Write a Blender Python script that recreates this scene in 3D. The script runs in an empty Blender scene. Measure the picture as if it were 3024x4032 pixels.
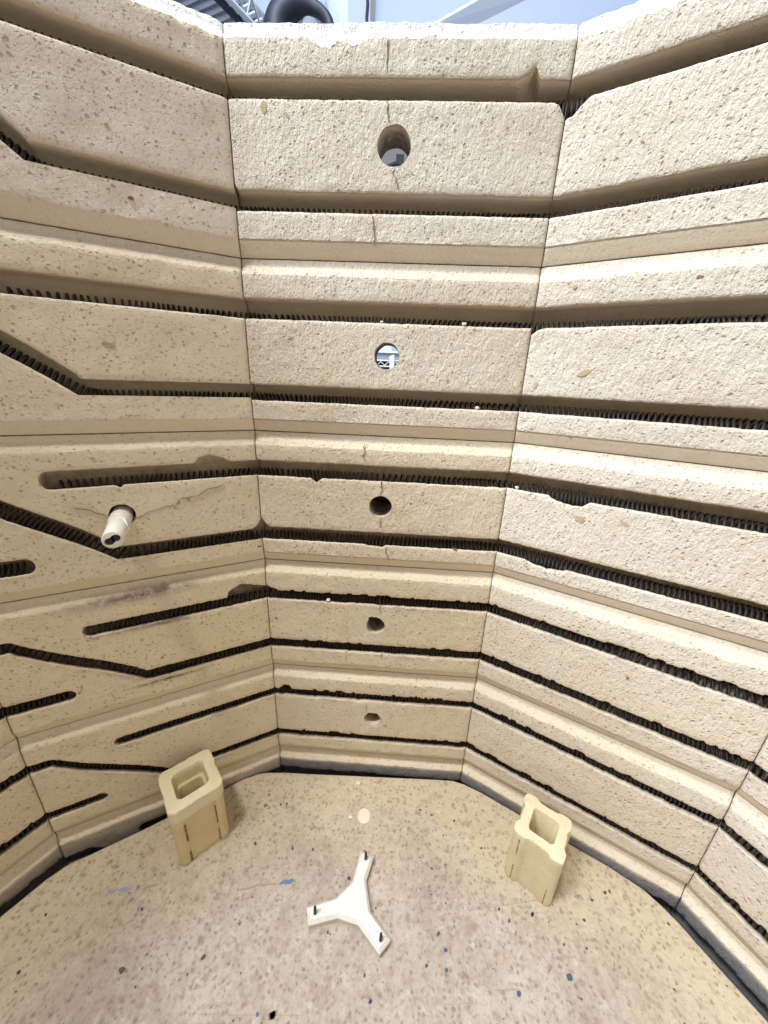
import bpy, bmesh, math, random
import numpy as np
from mathutils import Vector, Matrix

S = 0.2865          # metres per working unit (one kiln ring is 4.5 inches)
Z0 = 1.962          # lifts the room floor to z = 0
scene = bpy.context.scene
col = scene.collection

def W(p):
    return (p[0] * S, p[1] * S, (p[2] + Z0) * S)

# ------------------------------------------------------------------ camera
PITCH = math.radians(19.8348); ROLL = math.radians(2.3757)
cd = bpy.data.cameras.new('camera'); cam = bpy.data.objects.new('camera', cd); col.objects.link(cam)
scene.camera = cam
c_, s_ = math.cos(PITCH), math.sin(PITCH)
fwd = Vector((0, c_, -s_)); up0 = Vector((0, s_, c_)); r0 = Vector((1, 0, 0))
right = math.cos(ROLL) * r0 + math.sin(ROLL) * up0
up = -math.sin(ROLL) * r0 + math.cos(ROLL) * up0
M = Matrix((right, up, -fwd)).transposed().to_4x4(); M.translation = Vector(W((0, 0, 0)))
cam.matrix_world = M
cd.sensor_fit = 'VERTICAL'; cd.sensor_height = 36; cd.sensor_width = 27
cd.lens = 36 * 1446.32 / 4032
cd.clip_start = 0.005; cd.clip_end = 60

# ------------------------------------------------------------------ light
world = bpy.data.worlds.new('World'); scene.world = world; world.use_nodes = True
bg = world.node_tree.nodes['Background']
bg.inputs['Color'].default_value = (0.78, 0.86, 1.0, 1); bg.inputs['Strength'].default_value = 0.40

def area_light(name, loc, target, size, sizey, power, color):
    ld = bpy.data.lights.new(name, 'AREA'); ld.shape = 'RECTANGLE'; ld.size = size; ld.size_y = sizey
    ld.energy = power; ld.color = color
    o = bpy.data.objects.new(name, ld); col.objects.link(o)
    o.location = W(loc)
    d = Vector(W(target)) - Vector(W(loc)); o.rotation_euler = d.to_track_quat('-Z', 'Y').to_euler()
    return o
area_light('ceiling_light', (-3.7, -1.0, 6.6), (0.1, 0.5, -0.6), 0.38, 0.38, 36, (0.93, 0.965, 1.0))
area_light('room_light', (-1.7, -1.1, 7.4), (0.0, 0.4, -1.2), 0.20, 0.20, 26, (1.0, 0.97, 0.92))
area_light('window_light', (-6.4, -2.0, 4.8), (0.3, 0.4, 0.1), 0.6, 0.5, 58, (0.78, 0.89, 1.0))
area_light('wall_fill', (-1.5, 3.0, 11.0), (0.5, 9.0, 5.0), 1.0, 1.0, 85, (0.68, 0.80, 1.0))  # unseen fill added to brighten the background wall

vs = scene.view_settings
vs.view_transform = 'Standard'; vs.look = 'None'; vs.exposure = 0.09; vs.gamma = 1.0
vs.use_curve_mapping = False
scene.cycles.max_bounces = 8; scene.cycles.diffuse_bounces = 6

# ------------------------------------------------------------------ helpers
def tag(o, label=None, cat=None, group=None, kind=None):
    if label: o['label'] = label
    if cat: o['category'] = cat
    if group: o['group'] = group
    if kind: o['kind'] = kind
    return o

def new_mesh(name, V, F, mat, parent=None, smooth=False, origin=None, world_done=False):
    """V in working units (Nx3). origin in working units."""
    V = np.asarray(V, float)
    P = V if world_done else np.c_[V[:, 0] * S, V[:, 1] * S, (V[:, 2] + Z0) * S]
    if origin is None: O = np.zeros(3)
    else: O = np.array(W(origin))
    me = bpy.data.meshes.new(name)
    me.from_pydata((P - O).tolist(), [], [tuple(int(i) for i in f) for f in F])
    me.update()
    if mat: me.materials.append(mat)
    bm = bmesh.new(); bm.from_mesh(me); bmesh.ops.recalc_face_normals(bm, faces=bm.faces); bm.to_mesh(me); bm.free()
    if smooth: me.polygons.foreach_set('use_smooth', [True] * len(me.polygons))
    o = bpy.data.objects.new(name, me); col.objects.link(o)
    o.location = O
    if parent is not None:
        o.parent = parent
        o.location = Vector(O) - parent.location
    return o

def empty(name, loc):
    o = bpy.data.objects.new(name, None); col.objects.link(o); o.location = W(loc); o.empty_display_size = 0.02
    return o

class Geo:
    def __init__(s): s.V = []; s.F = []
    def add(s, V, F):
        b = len(s.V); s.V += [tuple(map(float, v)) for v in V]; s.F += [tuple(i + b for i in f) for f in F]
    def box(s, c, size, ax=None, ay=None, az=None):
        c = np.array(c, float); ax = np.array(ax if ax is not None else (1, 0, 0), float); ay = np.array(ay if ay is not None else (0, 1, 0), float)
        az = np.array(az, float) if az is not None else np.cross(ax, ay)
        V = [c + ax * size[0] * i / 2 + ay * size[1] * j / 2 + az * size[2] * k / 2 for i in (-1, 1) for j in (-1, 1) for k in (-1, 1)]
        s.add(V, [(0, 1, 3, 2), (4, 6, 7, 5), (0, 4, 5, 1), (2, 3, 7, 6), (0, 2, 6, 4), (1, 5, 7, 3)])
    def tube(s, pts, r, n=8, closed=False):
        pts = [np.array(p, float) for p in pts]; m = len(pts); V = []; prev = None
        for i, p in enumerate(pts):
            t = (pts[(i + 1) % m] - pts[i - 1]) if closed else (pts[min(i + 1, m - 1)] - pts[max(i - 1, 0)])
            t /= np.linalg.norm(t) + 1e-12
            if prev is None:
                a = np.array((0, 0, 1.)) if abs(t[2]) < .9 else np.array((1., 0, 0))
            else: a = prev
            u = a - t * (a @ t); u /= np.linalg.norm(u); v = np.cross(t, u); prev = u
            rr = r[i] if hasattr(r, '__len__') else r
            for k in range(n):
                th = 2 * math.pi * k / n
                V.append(p + rr * (math.cos(th) * u + math.sin(th) * v))
        F = []
        for i in range(m if closed else m - 1):
            for k in range(n):
                j = (i + 1) % m
                F.append((i * n + k, i * n + (k + 1) % n, j * n + (k + 1) % n, j * n + k))
        if not closed:
            F.append(tuple(range(n - 1, -1, -1))); F.append(tuple((m - 1) * n + k for k in range(n)))
        s.add(V, F)
    def build(s, name, mat, parent=None, smooth=False, origin=None):
        return new_mesh(name, s.V, s.F, mat, parent, smooth, origin)

def noise1(rng, L, step):
    """smooth value noise along s, returns f(s) in -1..1"""
    n = int(L / step) + 6; v = rng.uniform(-1, 1, n)
    def f(x):
        x = np.asarray(x, float) / step + 1; i = np.floor(x).astype(int); t = x - i
        i = np.clip(i, 0, n - 2); t = t * t * (3 - 2 * t)
        return v[i] * (1 - t) + v[i + 1] * t
    return f
def noise2(rng, Lx, Ly, step):
    nx, ny = int(Lx / step) + 6, int(Ly / step) + 6; v = rng.uniform(-1, 1, (nx, ny))
    def f(x, y):
        x = np.asarray(x) / step + 1; y = np.asarray(y) / step + 1
        i = np.clip(np.floor(x).astype(int), 0, nx - 2); j = np.clip(np.floor(y).astype(int), 0, ny - 2)
        a = x - i; b = y - j; a = a * a * (3 - 2 * a); b = b * b * (3 - 2 * b)
        return (v[i, j] * (1 - a) * (1 - b) + v[i + 1, j] * a * (1 - b) + v[i, j + 1] * (1 - a) * b + v[i + 1, j + 1] * a * b)
    return f

# ------------------------------------------------------------------ materials
def mat_new(name):
    m = bpy.data.materials.new(name); m.use_nodes = True
    nt = m.node_tree; return m, nt, nt.nodes['Principled BSDF']
def N(nt, t, **kw):
    n = nt.nodes.new(t)
    for k, v in kw.items():
        if k == 'inp':
            for a, b in v.items(): n.inputs[a].default_value = b
        else: setattr(n, k, v)
    return n
def math_(nt, op, a, b=None, clamp=False):
    n = nt.nodes.new('ShaderNodeMath'); n.operation = op; n.use_clamp = clamp
    for i, x in enumerate((a, b)):
        if x is None: continue
        if isinstance(x, (int, float)): n.inputs[i].default_value = x
        else: nt.links.new(x, n.inputs[i])
    return n.outputs[0]
def mix_(nt, fac, a, b, mode='MIX'):
    n = nt.nodes.new('ShaderNodeMix'); n.data_type = 'RGBA'; n.blend_type = mode
    for i, x in ((0, fac), (6, a), (7, b)):
        if isinstance(x, (int, float)): n.inputs[i].default_value = x
        elif isinstance(x, tuple): n.inputs[i].default_value = x + (1,) if len(x) == 3 else x
        else: nt.links.new(x, n.inputs[i])
    return n.outputs[2]
def ramp_(nt, x, lo, hi, a=0.0, b=1.0):
    n = nt.nodes.new('ShaderNodeMapRange'); n.clamp = True
    nt.links.new(x, n.inputs[0]); n.inputs[1].default_value = lo; n.inputs[2].default_value = hi
    n.inputs[3].default_value = a; n.inputs[4].default_value = b
    return n.outputs[0]

def simple(name, color, rough=0.6, metal=0.0, bump=0.0, scale=300, var=0.0, **extra):
    m, nt, b = mat_new(name)
    b.inputs['Base Color'].default_value = color + (1,); b.inputs['Roughness'].default_value = rough
    b.inputs['Metallic'].default_value = metal
    tc = N(nt, 'ShaderNodeTexCoord')
    if bump or var:
        n = N(nt, 'ShaderNodeTexNoise', inp={'Scale': scale, 'Detail': 6.0, 'Roughness': 0.65}); nt.links.new(tc.outputs['Object'], n.inputs['Vector'])
        if bump:
            bp = N(nt, 'ShaderNodeBump', inp={'Strength': bump, 'Distance': 0.0008}); nt.links.new(n.outputs[0], bp.inputs['Height']); nt.links.new(bp.outputs[0], b.inputs['Normal'])
        if var:
            n2 = N(nt, 'ShaderNodeTexNoise', inp={'Scale': scale * .22, 'Detail': 5.0}); nt.links.new(tc.outputs['Object'], n2.inputs['Vector'])
            f = ramp_(nt, n2.outputs[0], .3, .7)
            nt.links.new(mix_(nt, f, tuple(c * (1 - var) for c in color), tuple(min(1, c * (1 + var * .5)) for c in color)), b.inputs['Base Color'])
    for k, v in extra.items(): b.inputs[k].default_value = v
    return m

def brick_material():
    m, nt, b = mat_new('insulating_fire_brick')
    L = nt.links.new
    tc = N(nt, 'ShaderNodeTexCoord')
    def oattr(n_): 
        a = N(nt, 'ShaderNodeAttribute', attribute_name=n_); a.attribute_type = 'OBJECT'; return a.outputs['Fac']
    seed = oattr('seed'); rough = oattr('rough'); warm = oattr('warm')
    wear_shade = N(nt, 'ShaderNodeAttribute', attribute_name='wear_shade'); sep = N(nt, 'ShaderNodeSeparateColor'); L(wear_shade.outputs['Color'], sep.inputs[0])
    smooth, stain_shade, gray = sep.outputs[0], sep.outputs[1], sep.outputs[2]  # second channel: real stains plus shade painted into the peep-hole bores
    rim_white = wear_shade.outputs['Alpha']  # alpha whitens the rim of the topmost row
    cmb = N(nt, 'ShaderNodeCombineXYZ'); L(seed, cmb.inputs[0]); L(seed, cmb.inputs[1]); L(seed, cmb.inputs[2])
    va = N(nt, 'ShaderNodeVectorMath', operation='ADD'); L(tc.outputs['Object'], va.inputs[0]); L(cmb.outputs[0], va.inputs[1])
    P = va.outputs[0]
    # distorted coordinates so pits are not round
    dn = N(nt, 'ShaderNodeTexNoise', inp={'Scale': 420.0, 'Detail': 2.0}); L(P, dn.inputs['Vector'])
    ds = N(nt, 'ShaderNodeVectorMath', operation='SCALE'); L(dn.outputs['Color'], ds.inputs[0]); ds.inputs['Scale'].default_value = 0.0022
    dv = N(nt, 'ShaderNodeVectorMath', operation='ADD'); L(P, dv.inputs[0]); L(ds.outputs[0], dv.inputs[1]); Q = dv.outputs[0]
    def pits(scale, thr_lo, thr_hi, keep):
        v = N(nt, 'ShaderNodeTexVoronoi', inp={'Scale': scale, 'Randomness': 1.0}); L(Q, v.inputs['Vector'])
        sc = N(nt, 'ShaderNodeSeparateColor'); L(v.outputs['Color'], sc.inputs[0])
        d = math_(nt, 'ADD', v.outputs['Distance'], math_(nt, 'MULTIPLY', sc.outputs[0], 0.22))
        k = ramp_(nt, d, thr_lo, thr_hi, 1.0, 0.0)
        sel = math_(nt, 'LESS_THAN', sc.outputs[1], keep)
        return math_(nt, 'MULTIPLY', k, sel), sc.outputs[2]
    p1, r1 = pits(330.0, .20, .38, .66)      # common pores
    p2, r2 = pits(120.0, .09, .17, .20)       # rare large pores
    p3, r3 = pits(620.0, .24, .46, .55)      # fine pores
    big = N(nt, 'ShaderNodeTexNoise', inp={'Scale': 14.0, 'Detail': 5.0, 'Roughness': 0.6}); L(P, big.inputs['Vector'])
    med = N(nt, 'ShaderNodeTexNoise', inp={'Scale': 70.0, 'Detail': 6.0, 'Roughness': 0.65}); L(P, med.inputs['Vector'])
    fine = N(nt, 'ShaderNodeTexNoise', inp={'Scale': 600.0, 'Detail': 4.0, 'Roughness': 0.7}); L(Q, fine.inputs['Vector'])
    base = mix_(nt, ramp_(nt, big.outputs[0], .35, .65), (0.775, 0.695, 0.58), (0.82, 0.76, 0.665))
    base = mix_(nt, ramp_(nt, med.outputs[0], .52, .75, 0, .40), base, (0.66, 0.54, 0.40))
    base = mix_(nt, ramp_(nt, med.outputs[0], .46, .30, 0, .35), base, (0.80, 0.74, 0.64))
    base = mix_(nt, math_(nt, 'MULTIPLY', warm, .95), base, (0.79, 0.662, 0.43))
    base = mix_(nt, math_(nt, 'MULTIPLY', smooth, .6), base, (0.73, 0.635, 0.475))
    facef = math_(nt, 'SUBTRACT', 1.0, math_(nt, 'MULTIPLY', smooth, .75))
    tone = oattr('tone')
    pn = N(nt, 'ShaderNodeTexNoise', inp={'Scale': 24.0, 'Detail': 6.0, 'Roughness': 0.65}); L(P, pn.inputs['Vector'])
    base = mix_(nt, math_(nt, 'MULTIPLY', ramp_(nt, pn.outputs[0], .56, .72, 0, .32), math_(nt, 'ADD', .25, tone)), base, (0.62, 0.47, 0.30))
    base = mix_(nt, math_(nt, 'MULTIPLY', ramp_(nt, pn.outputs[0], .42, .28, 0, .5), math_(nt, 'SUBTRACT', 1.0, tone)), base, (0.80, 0.76, 0.70))
    base = mix_(nt, math_(nt, 'MULTIPLY', tone, .10), base, (0.45, 0.36, 0.27))
    # grainy tone
    base = mix_(nt, math_(nt, 'MULTIPLY', ramp_(nt, fine.outputs[0], .35, .7, 0.0, .22), facef), base, (0.50, 0.40, 0.29))
    pit_all = math_(nt, 'MAXIMUM', math_(nt, 'MULTIPLY', p1, .68), math_(nt, 'MAXIMUM', math_(nt, 'MULTIPLY', p2, .85), math_(nt, 'MULTIPLY', p3, .34)))
    pitc = mix_(nt, r1, (0.33, 0.22, 0.12), (0.52, 0.40, 0.25))
    pitw = math_(nt, 'MULTIPLY', pit_all, math_(nt, 'ADD', .85, math_(nt, 'MULTIPLY', rough, .15)))
    base = mix_(nt, math_(nt, 'MULTIPLY', pitw, facef), base, pitc)
    sn = N(nt, 'ShaderNodeTexNoise', inp={'Scale': 160.0, 'Detail': 6.0, 'Roughness': 0.7}); L(P, sn.inputs['Vector'])
    stm = math_(nt, 'MULTIPLY', stain_shade, ramp_(nt, sn.outputs[0], .30, .58, .25, 1.0))
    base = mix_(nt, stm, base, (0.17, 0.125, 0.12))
    base = mix_(nt, math_(nt, 'MULTIPLY', gray, ramp_(nt, sn.outputs[0], .25, .6, .80, 1.0)), base, (0.22, 0.22, 0.235))
    base = mix_(nt, math_(nt, 'MULTIPLY', rim_white, ramp_(nt, sn.outputs[0], .36, .5, .2, 1.0)), base, (0.86, 0.86, 0.85))
    L(base, b.inputs['Base Color'])
    b.inputs['Roughness'].default_value = 0.95
    b.inputs['Specular IOR Level'].default_value = 0.15
    # relief
    st = N(nt, 'ShaderNodeMapping'); st.inputs['Scale'].default_value = (1, 1, .5); L(P, st.inputs[0])
    strk = N(nt, 'ShaderNodeTexNoise', inp={'Scale': 480.0, 'Detail': 5.0, 'Roughness': 0.7}); L(st.outputs[0], strk.inputs['Vector'])
    rr = math_(nt, 'MULTIPLY', rough, facef)
    h = math_(nt, 'MULTIPLY', fine.outputs[0], .5)
    h = math_(nt, 'ADD', h, math_(nt, 'MULTIPLY', math_(nt, 'MULTIPLY', strk.outputs[0], rr), 2.4))
    h = math_(nt, 'ADD', h, math_(nt, 'MULTIPLY', math_(nt, 'MULTIPLY', med.outputs[0], rr), 1.6))
    h = math_(nt, 'SUBTRACT', h, math_(nt, 'MULTIPLY', math_(nt, 'MULTIPLY', pitw, facef), 1.1))
    bp = N(nt, 'ShaderNodeBump', inp={'Strength': 0.95, 'Distance': 0.0011}); L(h, bp.inputs['Height']); L(bp.outputs[0], b.inputs['Normal'])
    return m

def shelf_material():
    m, nt, b = mat_new('speckled_kiln_shelf'); L = nt.links.new
    tc = N(nt, 'ShaderNodeTexCoord'); P = tc.outputs['Object']
    n1 = N(nt, 'ShaderNodeTexNoise', inp={'Scale': 11.0, 'Detail': 6.0, 'Roughness': 0.62}); L(P, n1.inputs['Vector'])
    n2 = N(nt, 'ShaderNodeTexNoise', inp={'Scale': 130.0, 'Detail': 7.0, 'Roughness': 0.68, 'Distortion': 0.3}); L(P, n2.inputs['Vector'])
    n3 = N(nt, 'ShaderNodeTexNoise', inp={'Scale': 330.0, 'Detail': 4.0, 'Roughness': 0.7}); L(P, n3.inputs['Vector'])
    n4 = N(nt, 'ShaderNodeTexNoise', inp={'Scale': 34.0, 'Detail': 5.0, 'Roughness': 0.6, 'Distortion': 0.4}); L(P, n4.inputs['Vector'])
    base = mix_(nt, ramp_(nt, n1.outputs[0], .40, .60), (0.43, 0.365, 0.295), (0.51, 0.45, 0.38))
    base = mix_(nt, ramp_(nt, n4.outputs[0], .48, .68, 0, .60), base, (0.32, 0.26, 0.205))
    # warm unstained border near the rim of the slab (distance from the kiln centre)
    sx = N(nt, 'ShaderNodeSeparateXYZ'); L(P, sx.inputs[0])
    dx = math_(nt, 'POWER', sx.outputs[0], 2.0); dy = math_(nt, 'POWER', sx.outputs[1], 2.0)
    rad = math_(nt, 'SQRT', math_(nt, 'ADD', dx, dy))
    rad = math_(nt, 'ADD', rad, math_(nt, 'MULTIPLY', math_(nt, 'SUBTRACT', n1.outputs[0], .5), .16))
    rad = math_(nt, 'ADD', rad, math_(nt, 'MULTIPLY', math_(nt, 'SUBTRACT', n4.outputs[0], .5), .07))
    rim = ramp_(nt, rad, .92 * S, 1.16 * S, 0, .78)
    base = mix_(nt, rim, base, (0.60, 0.50, 0.33))
    mot = math_(nt, 'SUBTRACT', 1.0, math_(nt, 'MULTIPLY', rim, .55))
    base = mix_(nt, math_(nt, 'MULTIPLY', ramp_(nt, n2.outputs[0], .52, .66, 0, .70), mot), base, (0.31, 0.24, 0.19))
    base = mix_(nt, ramp_(nt, n2.outputs[0], .46, .32, 0, .45), base, (0.63, 0.57, 0.50))
    base = mix_(nt, math_(nt, 'MULTIPLY', ramp_(nt, n3.outputs[0], .5, .66, 0, .55), mot), base, (0.29, 0.23, 0.185))
    def specks(scale, lo, hi, keep, colr, amt, base):
        dn = N(nt, 'ShaderNodeTexNoise', inp={'Scale': scale * 1.6, 'Detail': 3.0}); L(P, dn.inputs['Vector'])
        ds = N(nt, 'ShaderNodeVectorMath', operation='SCALE'); L(dn.outputs['Color'], ds.inputs[0]); ds.inputs['Scale'].default_value = .9 / scale
        dv = N(nt, 'ShaderNodeVectorMath', operation='ADD'); L(P, dv.inputs[0]); L(ds.outputs[0], dv.inputs[1])
        v = N(nt, 'ShaderNodeTexVoronoi', inp={'Scale': scale}); L(dv.outputs[0], v.inputs['Vector'])
        sc = N(nt, 'ShaderNodeSeparateColor'); L(v.outputs['Color'], sc.inputs[0])
        d = math_(nt, 'ADD', v.outputs['Distance'], math_(nt, 'MULTIPLY', sc.outputs[0], .2))
        k = math_(nt, 'MULTIPLY', ramp_(nt, d, lo, hi, 1, 0), math_(nt, 'LESS_THAN', sc.outputs[1], keep))
        k = math_(nt, 'MULTIPLY', k, math_(nt, 'ADD', .35, math_(nt, 'MULTIPLY', sc.outputs[2], .65)))
        return mix_(nt, math_(nt, 'MULTIPLY', k, amt), base, colr), k
    base, k1 = specks(280.0, .25, .52, .68, (0.20, 0.145, 0.11), .85, base)
    base, k2 = specks(115.0, .16, .42, .62, (0.25, 0.19, 0.15), .8, base)
    base, k5 = specks(120.0, .10, .30, .20, (0.72, 0.68, 0.60), .5, base)
    base, k3 = specks(88.0, .08, .19, .62, (0.10, 0.07, 0.07), .9, base)
    L(base, b.inputs['Base Color']); b.inputs['Roughness'].default_value = .85; b.inputs['Specular IOR Level'].default_value = .25
    h = math_(nt, 'ADD', math_(nt, 'MULTIPLY', n2.outputs[0], 1.2), math_(nt, 'MULTIPLY', n3.outputs[0], .8))
    bp = N(nt, 'ShaderNodeBump', inp={'Strength': .5, 'Distance': .0008}); L(h, bp.inputs['Height']); L(bp.outputs[0], b.inputs['Normal'])
    return m

M_BRICK = brick_material(); M_SHELF = shelf_material()
M_COIL = simple('oxidised_element_wire', (0.040, 0.032, 0.027), 0.65, 0.0, bump=.3, scale=900, var=.35)
def post_mat(name, c1, c2, stain_shade):
    m, nt, b = mat_new(name); L = nt.links.new
    tc = N(nt, 'ShaderNodeTexCoord'); P = tc.outputs['Object']
    a = N(nt, 'ShaderNodeTexNoise', inp={'Scale': 60.0, 'Detail': 6.0, 'Roughness': 0.65}); L(P, a.inputs['Vector'])
    f = N(nt, 'ShaderNodeTexNoise', inp={'Scale': 900.0, 'Detail': 4.0, 'Roughness': 0.7}); L(P, f.inputs['Vector'])
    v = N(nt, 'ShaderNodeTexVoronoi', inp={'Scale': 230.0}); L(P, v.inputs['Vector'])
    sc = N(nt, 'ShaderNodeSeparateColor'); L(v.outputs['Color'], sc.inputs[0])
    base = mix_(nt, ramp_(nt, a.outputs[0], .35, .65), c1, c2)
    base = mix_(nt, ramp_(nt, a.outputs[0], .60, .74, 0, .45), base, stain_shade)
    k = math_(nt, 'MULTIPLY', ramp_(nt, v.outputs['Distance'], .10, .22, 1, 0), math_(nt, 'LESS_THAN', sc.outputs[0], .16))
    base = mix_(nt, math_(nt, 'MULTIPLY', k, .65), base, stain_shade)
    base = mix_(nt, ramp_(nt, f.outputs[0], .5, .75, 0, .25), base, stain_shade)
    L(base, b.inputs['Base Color']); b.inputs['Roughness'].default_value = .9; b.inputs['Specular IOR Level'].default_value = .2
    h = math_(nt, 'ADD', f.outputs[0], math_(nt, 'MULTIPLY', a.outputs[0], 2.0))
    bp = N(nt, 'ShaderNodeBump', inp={'Strength': .8, 'Distance': .0007}); L(h, bp.inputs['Height']); L(bp.outputs[0], b.inputs['Normal'])
    return m
M_POST = post_mat('yellow_cordierite_clay', (0.66, 0.545, 0.31), (0.72, 0.61, 0.37), (0.42, 0.28, 0.13))
M_POSTB = post_mat('cream_cordierite_clay', (0.74, 0.635, 0.41), (0.80, 0.71, 0.50), (0.55, 0.41, 0.22))
M_STILT = simple('white_stilt_clay', (0.76, 0.74, 0.70), 0.75, bump=.4, scale=700, var=.09)
M_PIN = simple('dark_nichrome_pin', (0.05, 0.035, 0.035), 0.5, .4)
M_TUBE = simple('white_mullite_tube', (0.80, 0.77, 0.68), 0.5, bump=.1, scale=500, var=.06)
M_BLACK = simple('dark_bore', (0.012, 0.012, 0.014), 0.6)
M_WIRE = simple('thermocouple_wire', (0.035, 0.038, 0.045), 0.6, .3)
M_CRACK = simple('crack_shadow_line', (0.24, 0.15, 0.09), 0.95)
M_TAN = simple('tan_iron_inclusion', (0.47, 0.37, 0.22), 0.9, bump=.4, scale=800, var=.15)
M_RUST = simple('rusty_inclusion', (0.25, 0.14, 0.08), 0.9)
M_STEEL = simple('stainless_jacket', (0.55, 0.55, 0.56), 0.35, .9)
M_WALL = simple('painted_wall', (0.68, 0.75, 0.88), 0.8, bump=.05, scale=20, var=.02)
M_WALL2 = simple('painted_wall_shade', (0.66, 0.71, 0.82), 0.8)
M_WHITE = simple('white_board', (0.88, 0.90, 0.93), 0.7)
M_CHROME = simple('wire_shelf_chrome', (0.78, 0.80, 0.86), 0.4, .15)
M_DRUB = simple('black_rubber', (0.012, 0.014, 0.022), 0.55)
M_GREYBOX = simple('grey_plastic', (0.40, 0.42, 0.50), 0.6)
M_FLOOR = simple('concrete_floor', (0.3, 0.3, 0.31), 0.8, bump=.2, scale=60, var=.2)
M_BLUE = simple('blue_glaze_mark', (0.13, 0.22, 0.32), 0.7, var=.2)
M_BLUE2 = simple('faded_blue_glaze_mark', (0.30, 0.33, 0.40), 0.8, var=.3)
M_PALE = simple('pale_wash_spot', (0.76, 0.70, 0.54), 0.85, var=.08)
M_SCR = simple('scratch_grey', (0.36, 0.29, 0.24), 0.9)
M_SPK = simple('dark_glaze_speck', (0.085, 0.06, 0.055), 0.5)
M_SPKB = simple('blue_glaze_speck', (0.05, 0.09, 0.16), 0.5)
M_DARKREAR = simple('rear_wall_brick', (0.72, 0.63, 0.49), 0.95, bump=.5, scale=300, var=.12)
def bag_mat():
    m, nt, b = mat_new('clear_plastic_bag'); b.inputs['Base Color'].default_value = (0.70, 0.80, 0.92, 1); b.inputs['Roughness'].default_value = .2
    b.inputs['Transmission Weight'].default_value = .25
    return m
M_BAG = bag_mat()

# ------------------------------------------------------------------ kiln plan
VX = {1: (-0.94736994, 0.69302633), 2: (-0.35956661, 1.0), 3: (0.33292108, 0.97268058), 4: (0.90196615, 0.63093503)}
def step(p, ang, L=0.67): return (p[0] + L * math.cos(math.radians(ang)), p[1] + L * math.sin(math.radians(ang)))
VX[0] = step(VX[1], 57.6 + 180); VX[-1] = step(VX[0], 87.6 + 180)
VX[5] = step(VX[4], -61.4); VX[6] = step(VX[5], -91.4); VX[7] = step(VX[6], -121.4); VX[8] = step(VX[7], -151.4)
VX[9] = step(VX[8], 178.3); VX[10] = step(VX[9], 148.0); VX[11] = VX[-1]
CEN = (-0.055, -0.27)
def facet(i):
    a = np.array(VX[i]); b = np.array(VX[i + 1]); L = np.hypot(*(b - a)); t = (b - a) / L
    return a, t, np.array([-t[1], t[0]]), L      # n points outward (away from the kiln centre)
T15 = math.tan(math.radians(15))
def fpt(i, s, z, depth=0.0):
    a, t, n, L = facet(i)
    s2 = s + depth * T15 * (2 * s / L - 1)
    p = a + t * s2 + n * depth
    return np.array([p[0], p[1], z])

SEAM = [0.661, 0.2567, -0.145, -0.538, -0.9445, -1.340, -1.742]
SLOT = {1: ((.5675, .5354), (.3794, .3443)), 2: ((.1696, .1284), (-.0256, -.0629)), 3: ((-.2247, -.2626), (-.4225, -.4570)),
        4: ((-.6385, -.6635), (-.8240, -.8505)), 5: ((-1.0365, -1.0595), (-1.2300, -1.2530)), 6: ((-1.43, -1.468), (-1.62, -1.655))}
LIPDROP = {1: 0, 2: .001, 3: .0035, 4: .0048, 5: .0045, 6: .005}
COIL_Z = {r: [q[1] for q in SLOT[r]] for r in SLOT}
for r_ in SLOT: SLOT[r_] = tuple((u_, l_ - LIPDROP[r_]) for u_, l_ in SLOT[r_])
CH = 0.0315; SB = 0.0185; THK = 0.225

# explicit damage: (facet, ring, slot, which lip) -> [(s, z), ...]   (A = facet 1, s measured from the left vertex)
LA = facet(1)[3]
UP_CHIP = {(1, 3, 0): [(LA - .176, -.2247), (LA - .165, -.236), (LA - .141, -.209), (LA - .115, -.204), (LA - .085, -.211), (LA - .064, -.226), (LA - .03, -.231), (LA - .002, -.229)],
           (1, 4, 0): [(LA - .112, -.6204), (LA - .095, -.612), (LA - .074, -.600), (LA - .05, -.606), (LA - .02, -.618), (LA, -.624)],
           (1, 6, 2): [(0.0, -1.404), (.012, -1.382), (.03, -1.372), (.044, -1.386), (.048, -1.424), (.085, -1.46)],
           (2, 1, 0): [(.585, .5675), (.596, .570), (.612, .578), (.622, .586), (.627, .582), (.632, .5675)],
           (2, 5, 0): [(.02, -1.0316), (.035, -1.020), (.052, -1.019), (.06, -1.0316)],
           (2, 4, 0): [(0, -.624), (.02, -.630), (.04, -.6385)],
           }
LO_CHIP = {(3, 3, 0): [(.10, -.2626), (.115, -.272), (.14, -.279), (.165, -.284), (.19, -.281), (.21, -.2626)],
           (3, 3, 1): [(.07, -.4562), (.10, -.468), (.14, -.472), (.18, -.466), (.20, -.4562)],
           (2, 1, 0): [(.668, .5354), (.676, .532), (.684, .524), (.6925, .511)],
           (3, 1, 0): [(0, .508), (.012, .512), (.04, .5354)],
           (3, 2, 0): [(0, .112), (.012, .122), (.03, .1284)],
           (2, 3, 1): [(.30, -.4562), (.315, -.465), (.36, -.469), (.37, -.4562)],
           (2, 3, 0): [(.145, -.2626), (.155, -.272), (.168, -.279), (.18, -.270), (.19, -.2626)],
           (1, 3, 0): [(LA - .335, -.2626), (LA - .32, -.274), (LA - .308, -.2626)],
           }
# rounded lower corner beside a joint: upper lip rises near the joint
UP_CORNER = {(2, 3, 1): (0.03, 'L'), (1, 3, 1): (0.028, 'R'), (2, 1, 1): (.012, 'L')}

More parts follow.
